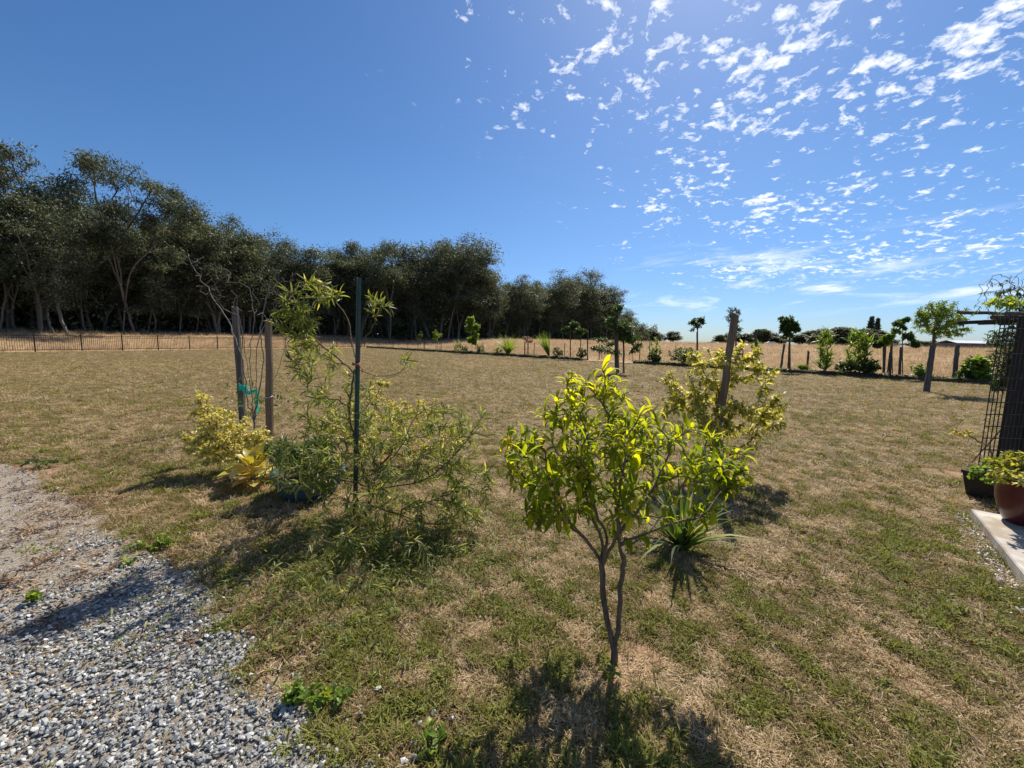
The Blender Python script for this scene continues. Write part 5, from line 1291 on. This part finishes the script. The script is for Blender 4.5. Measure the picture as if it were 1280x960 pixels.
# ------------------------------------------------------------------ far away
def far_tree(px, top, w, D, var, label, name='far_tree', group=None):
    p = at(px, 430, D); z = zt(p[0], p[1]); h = ztop(p[0], p[1], top)-z
    t = thing(name, label, 'tree', (p[0], p[1], z), group); wd = w/F_PX*D/(h*.36)
    t.rotation_euler = (0, 0, rnd.uniform(0, 6.28)); t.scale = (h*wd, h*wd, h*1.02)
    a, b_ = FARV[var]; link('trunk', a, None, t); link('crown', b_, None, t)
def round_variant(seed, conifer=False):
    r_ = np.random.default_rng(seed); mb = MB(); n = 5200
    if conifer:
        z = r_.uniform(.05, 1, n); rr = (1-z)*.2*(0.75+.35*np.sin(z*60))+.012; a = r_.uniform(0, 6.28, n)
        q = np.sqrt(r_.uniform(.2, 1, n)); P = np.stack([np.cos(a)*rr*q, np.sin(a)*rr*q, z], 1)
    else:
        cs = np.clip(r_.normal(0, 1, (22, 3)), -1.5, 1.5)*[.1, .1, .22]+[0, 0, .42]; cs[:, :2] *= (1.25-cs[:, 2:]); k = r_.integers(0, 22, n); d = r_.normal(size=(n, 3)); d /= np.linalg.norm(d, axis=1, keepdims=True)
        P = cs[k]+d*r_.uniform(.4, 1, (n, 1))*[.1, .1, .14]; P[:, 2] = np.abs(P[:, 2]); P[:, 2] = np.where(P[:, 2] > .99, 1.9-P[:, 2], P[:, 2])
    lf = mb.scatter(flat_tpl(.035, .016, .2), mats_from(P, r_.normal(size=(n, 3)), r_.normal(size=(n, 3)), r_.uniform(.9, 1.9, n)), r_.beta(2, 2, n)).mesh('far_crown')
    lf.materials.append(MAT['lf_gum']); tr = MB().tube([(0, 0, -.03), (0.005, 0, .4), (0, .004, .8)], [.025, .018, .005], 6).mesh('far_trunk'); tr.materials.append(MAT['gum_bark'])
    return tr, lf
FARV = [round_variant(1), round_variant(2), round_variant(3), round_variant(4, True)]
far_tree(841, 410, 16, 190, 0, 'lone dark rounded tree on the horizon right of the wood')
for px, top, w, D, v_ in ((800, 408, 22, 175, 1), (812, 409, 22, 185, 2), (824, 414, 14, 190, 0)):
    far_tree(px, top, w, D, v_, 'distant low tree where the wood thins to the horizon', group='low trees at the end of the wood')
far_tree(1086, 397, 16, 240, 3, 'tall dark conifer, left of the pair above the distant tree clump'); far_tree(1094, 399, 14, 244, 3, 'tall dark conifer, right of the pair above the distant tree clump')
for px, top, w, D, v_ in ((930, 413, 26, 260, 0), (952, 409, 24, 250, 1), (965, 414, 20, 260, 2), (1000, 414, 22, 250, 0), (1028, 408, 26, 230, 2), (1046, 406, 28, 230, 1), (1064, 410, 26, 235, 0), (1078, 408, 24, 230, 2), (1092, 410, 24, 235, 1), (1102, 414, 14, 235, 0),
                          (900, 417, 18, 280, 1), (1150, 424, 26, 300, 0), (1165, 425, 26, 300, 2), (1235, 426, 30, 300, 1), (1262, 425, 30, 300, 0), (1012, 411, 22, 262, 1), (1036, 409, 24, 262, 0), (1055, 407, 24, 262, 1), (1071, 409, 24, 262, 2), (1085, 408, 24, 262, 0), (1098, 411, 22, 262, 2), (1020, 418, 22, 225, 1), (1110, 419, 16, 240, 2), (940, 415, 22, 270, 2), (975, 418, 20, 265, 1)):
    far_tree(px, top, w*1.05, D, v_, 'distant dark tree in the clump on the horizon across the dry field', group='distant trees across the field')
def shed():
    D = 170; c = at(1205, 433, D); c[2] = zt(c[0], c[1]); t = thing('farm_shed', 'long low farm shed with a pale sheet roof on the far side of the field', 'shed', c)
    L, W, H = 15, 8, 2.4
    for sx, sy, w, l in ((0, -W/2, L, .15), (0, W/2, L, .15), (-L/2, 0, .15, W-.3), (L/2, 0, .15, W-.3)):
        m = MB(); m.box(c+[sx, sy, H/2], (w, l, H)); part('wall', m, MAT['shed_wall'], t)
    for s_ in (-1, 1):
        m = MB(); m.box(c+[0, s_*W*.26, H+.62], (L+.8, W*.56, .12), Euler((-s_*.26, 0, 0))); part('roof', m, MAT['roof_sheet'], t)
    for q in (-4.5, 0, 4.5):
        m = MB(); m.box(c+[q, -W/2-.09, 1.05], (2.6, .06, 2.1)); part('door', m, MAT['dark_glass'], t)
shed()
def car(px, D, label, rz):
    c = at(px, 433, D); c[2] = zt(c[0], c[1]); t = thing('parked_car', label, 'car', c); R3 = np.array(Euler((0, 0, rz)).to_matrix())
    prof = [(-2.2, .35), (-2.2, .85), (-1.3, 1.0), (-.7, 1.45), (.8, 1.45), (1.6, .98), (2.2, .9), (2.2, .35)]
    m = MB(); k = len(prof); V = [R3@np.array([x_, s_*.85*(1 if z < 1.1 else .82), z])+c for s_ in (-1, 1) for x_, z in prof]
    m.add(V, [(i, (i+1) % k, k+(i+1) % k, k+i) for i in range(k)]+[(0, 1, 6, 7), (1, 2, 5, 6), (2, 3, 4, 5), (k+7, k+6, k+1, k), (k+6, k+5, k+2, k+1), (k+5, k+4, k+3, k+2)]); part('body', m, MAT['white_paint'], t)
    for x_ in (-1.4, 1.4):
        for s_ in (-.8, .8):
            m = MB(); m.tube([R3@np.array([x_, s_-.1, .33])+c, R3@np.array([x_, s_+.1, .33])+c], .33, 12); w_ = part('wheel', m, MAT['black_plastic'], t)
            q_ = s_+(.11 if s_ > 0 else -.11); m = MB(); m.tube([R3@np.array([x_, q_-.01, .33])+c, R3@np.array([x_, q_+.01, .33])+c], .19, 10); part('hubcap', m, MAT['roof_sheet'], w_)
    for s_ in (-1, 1):
        m = MB(); m.box(R3@np.array([.05, s_*.79, 1.2])+c, (1.5, .03, .32), R3); part('window', m, MAT['dark_glass'], t)
car(1090, 150, 'small white car parked far off before the tree clump', .2); car(963, 165, 'white car far off beyond the field behind the cream shrub', -.3)
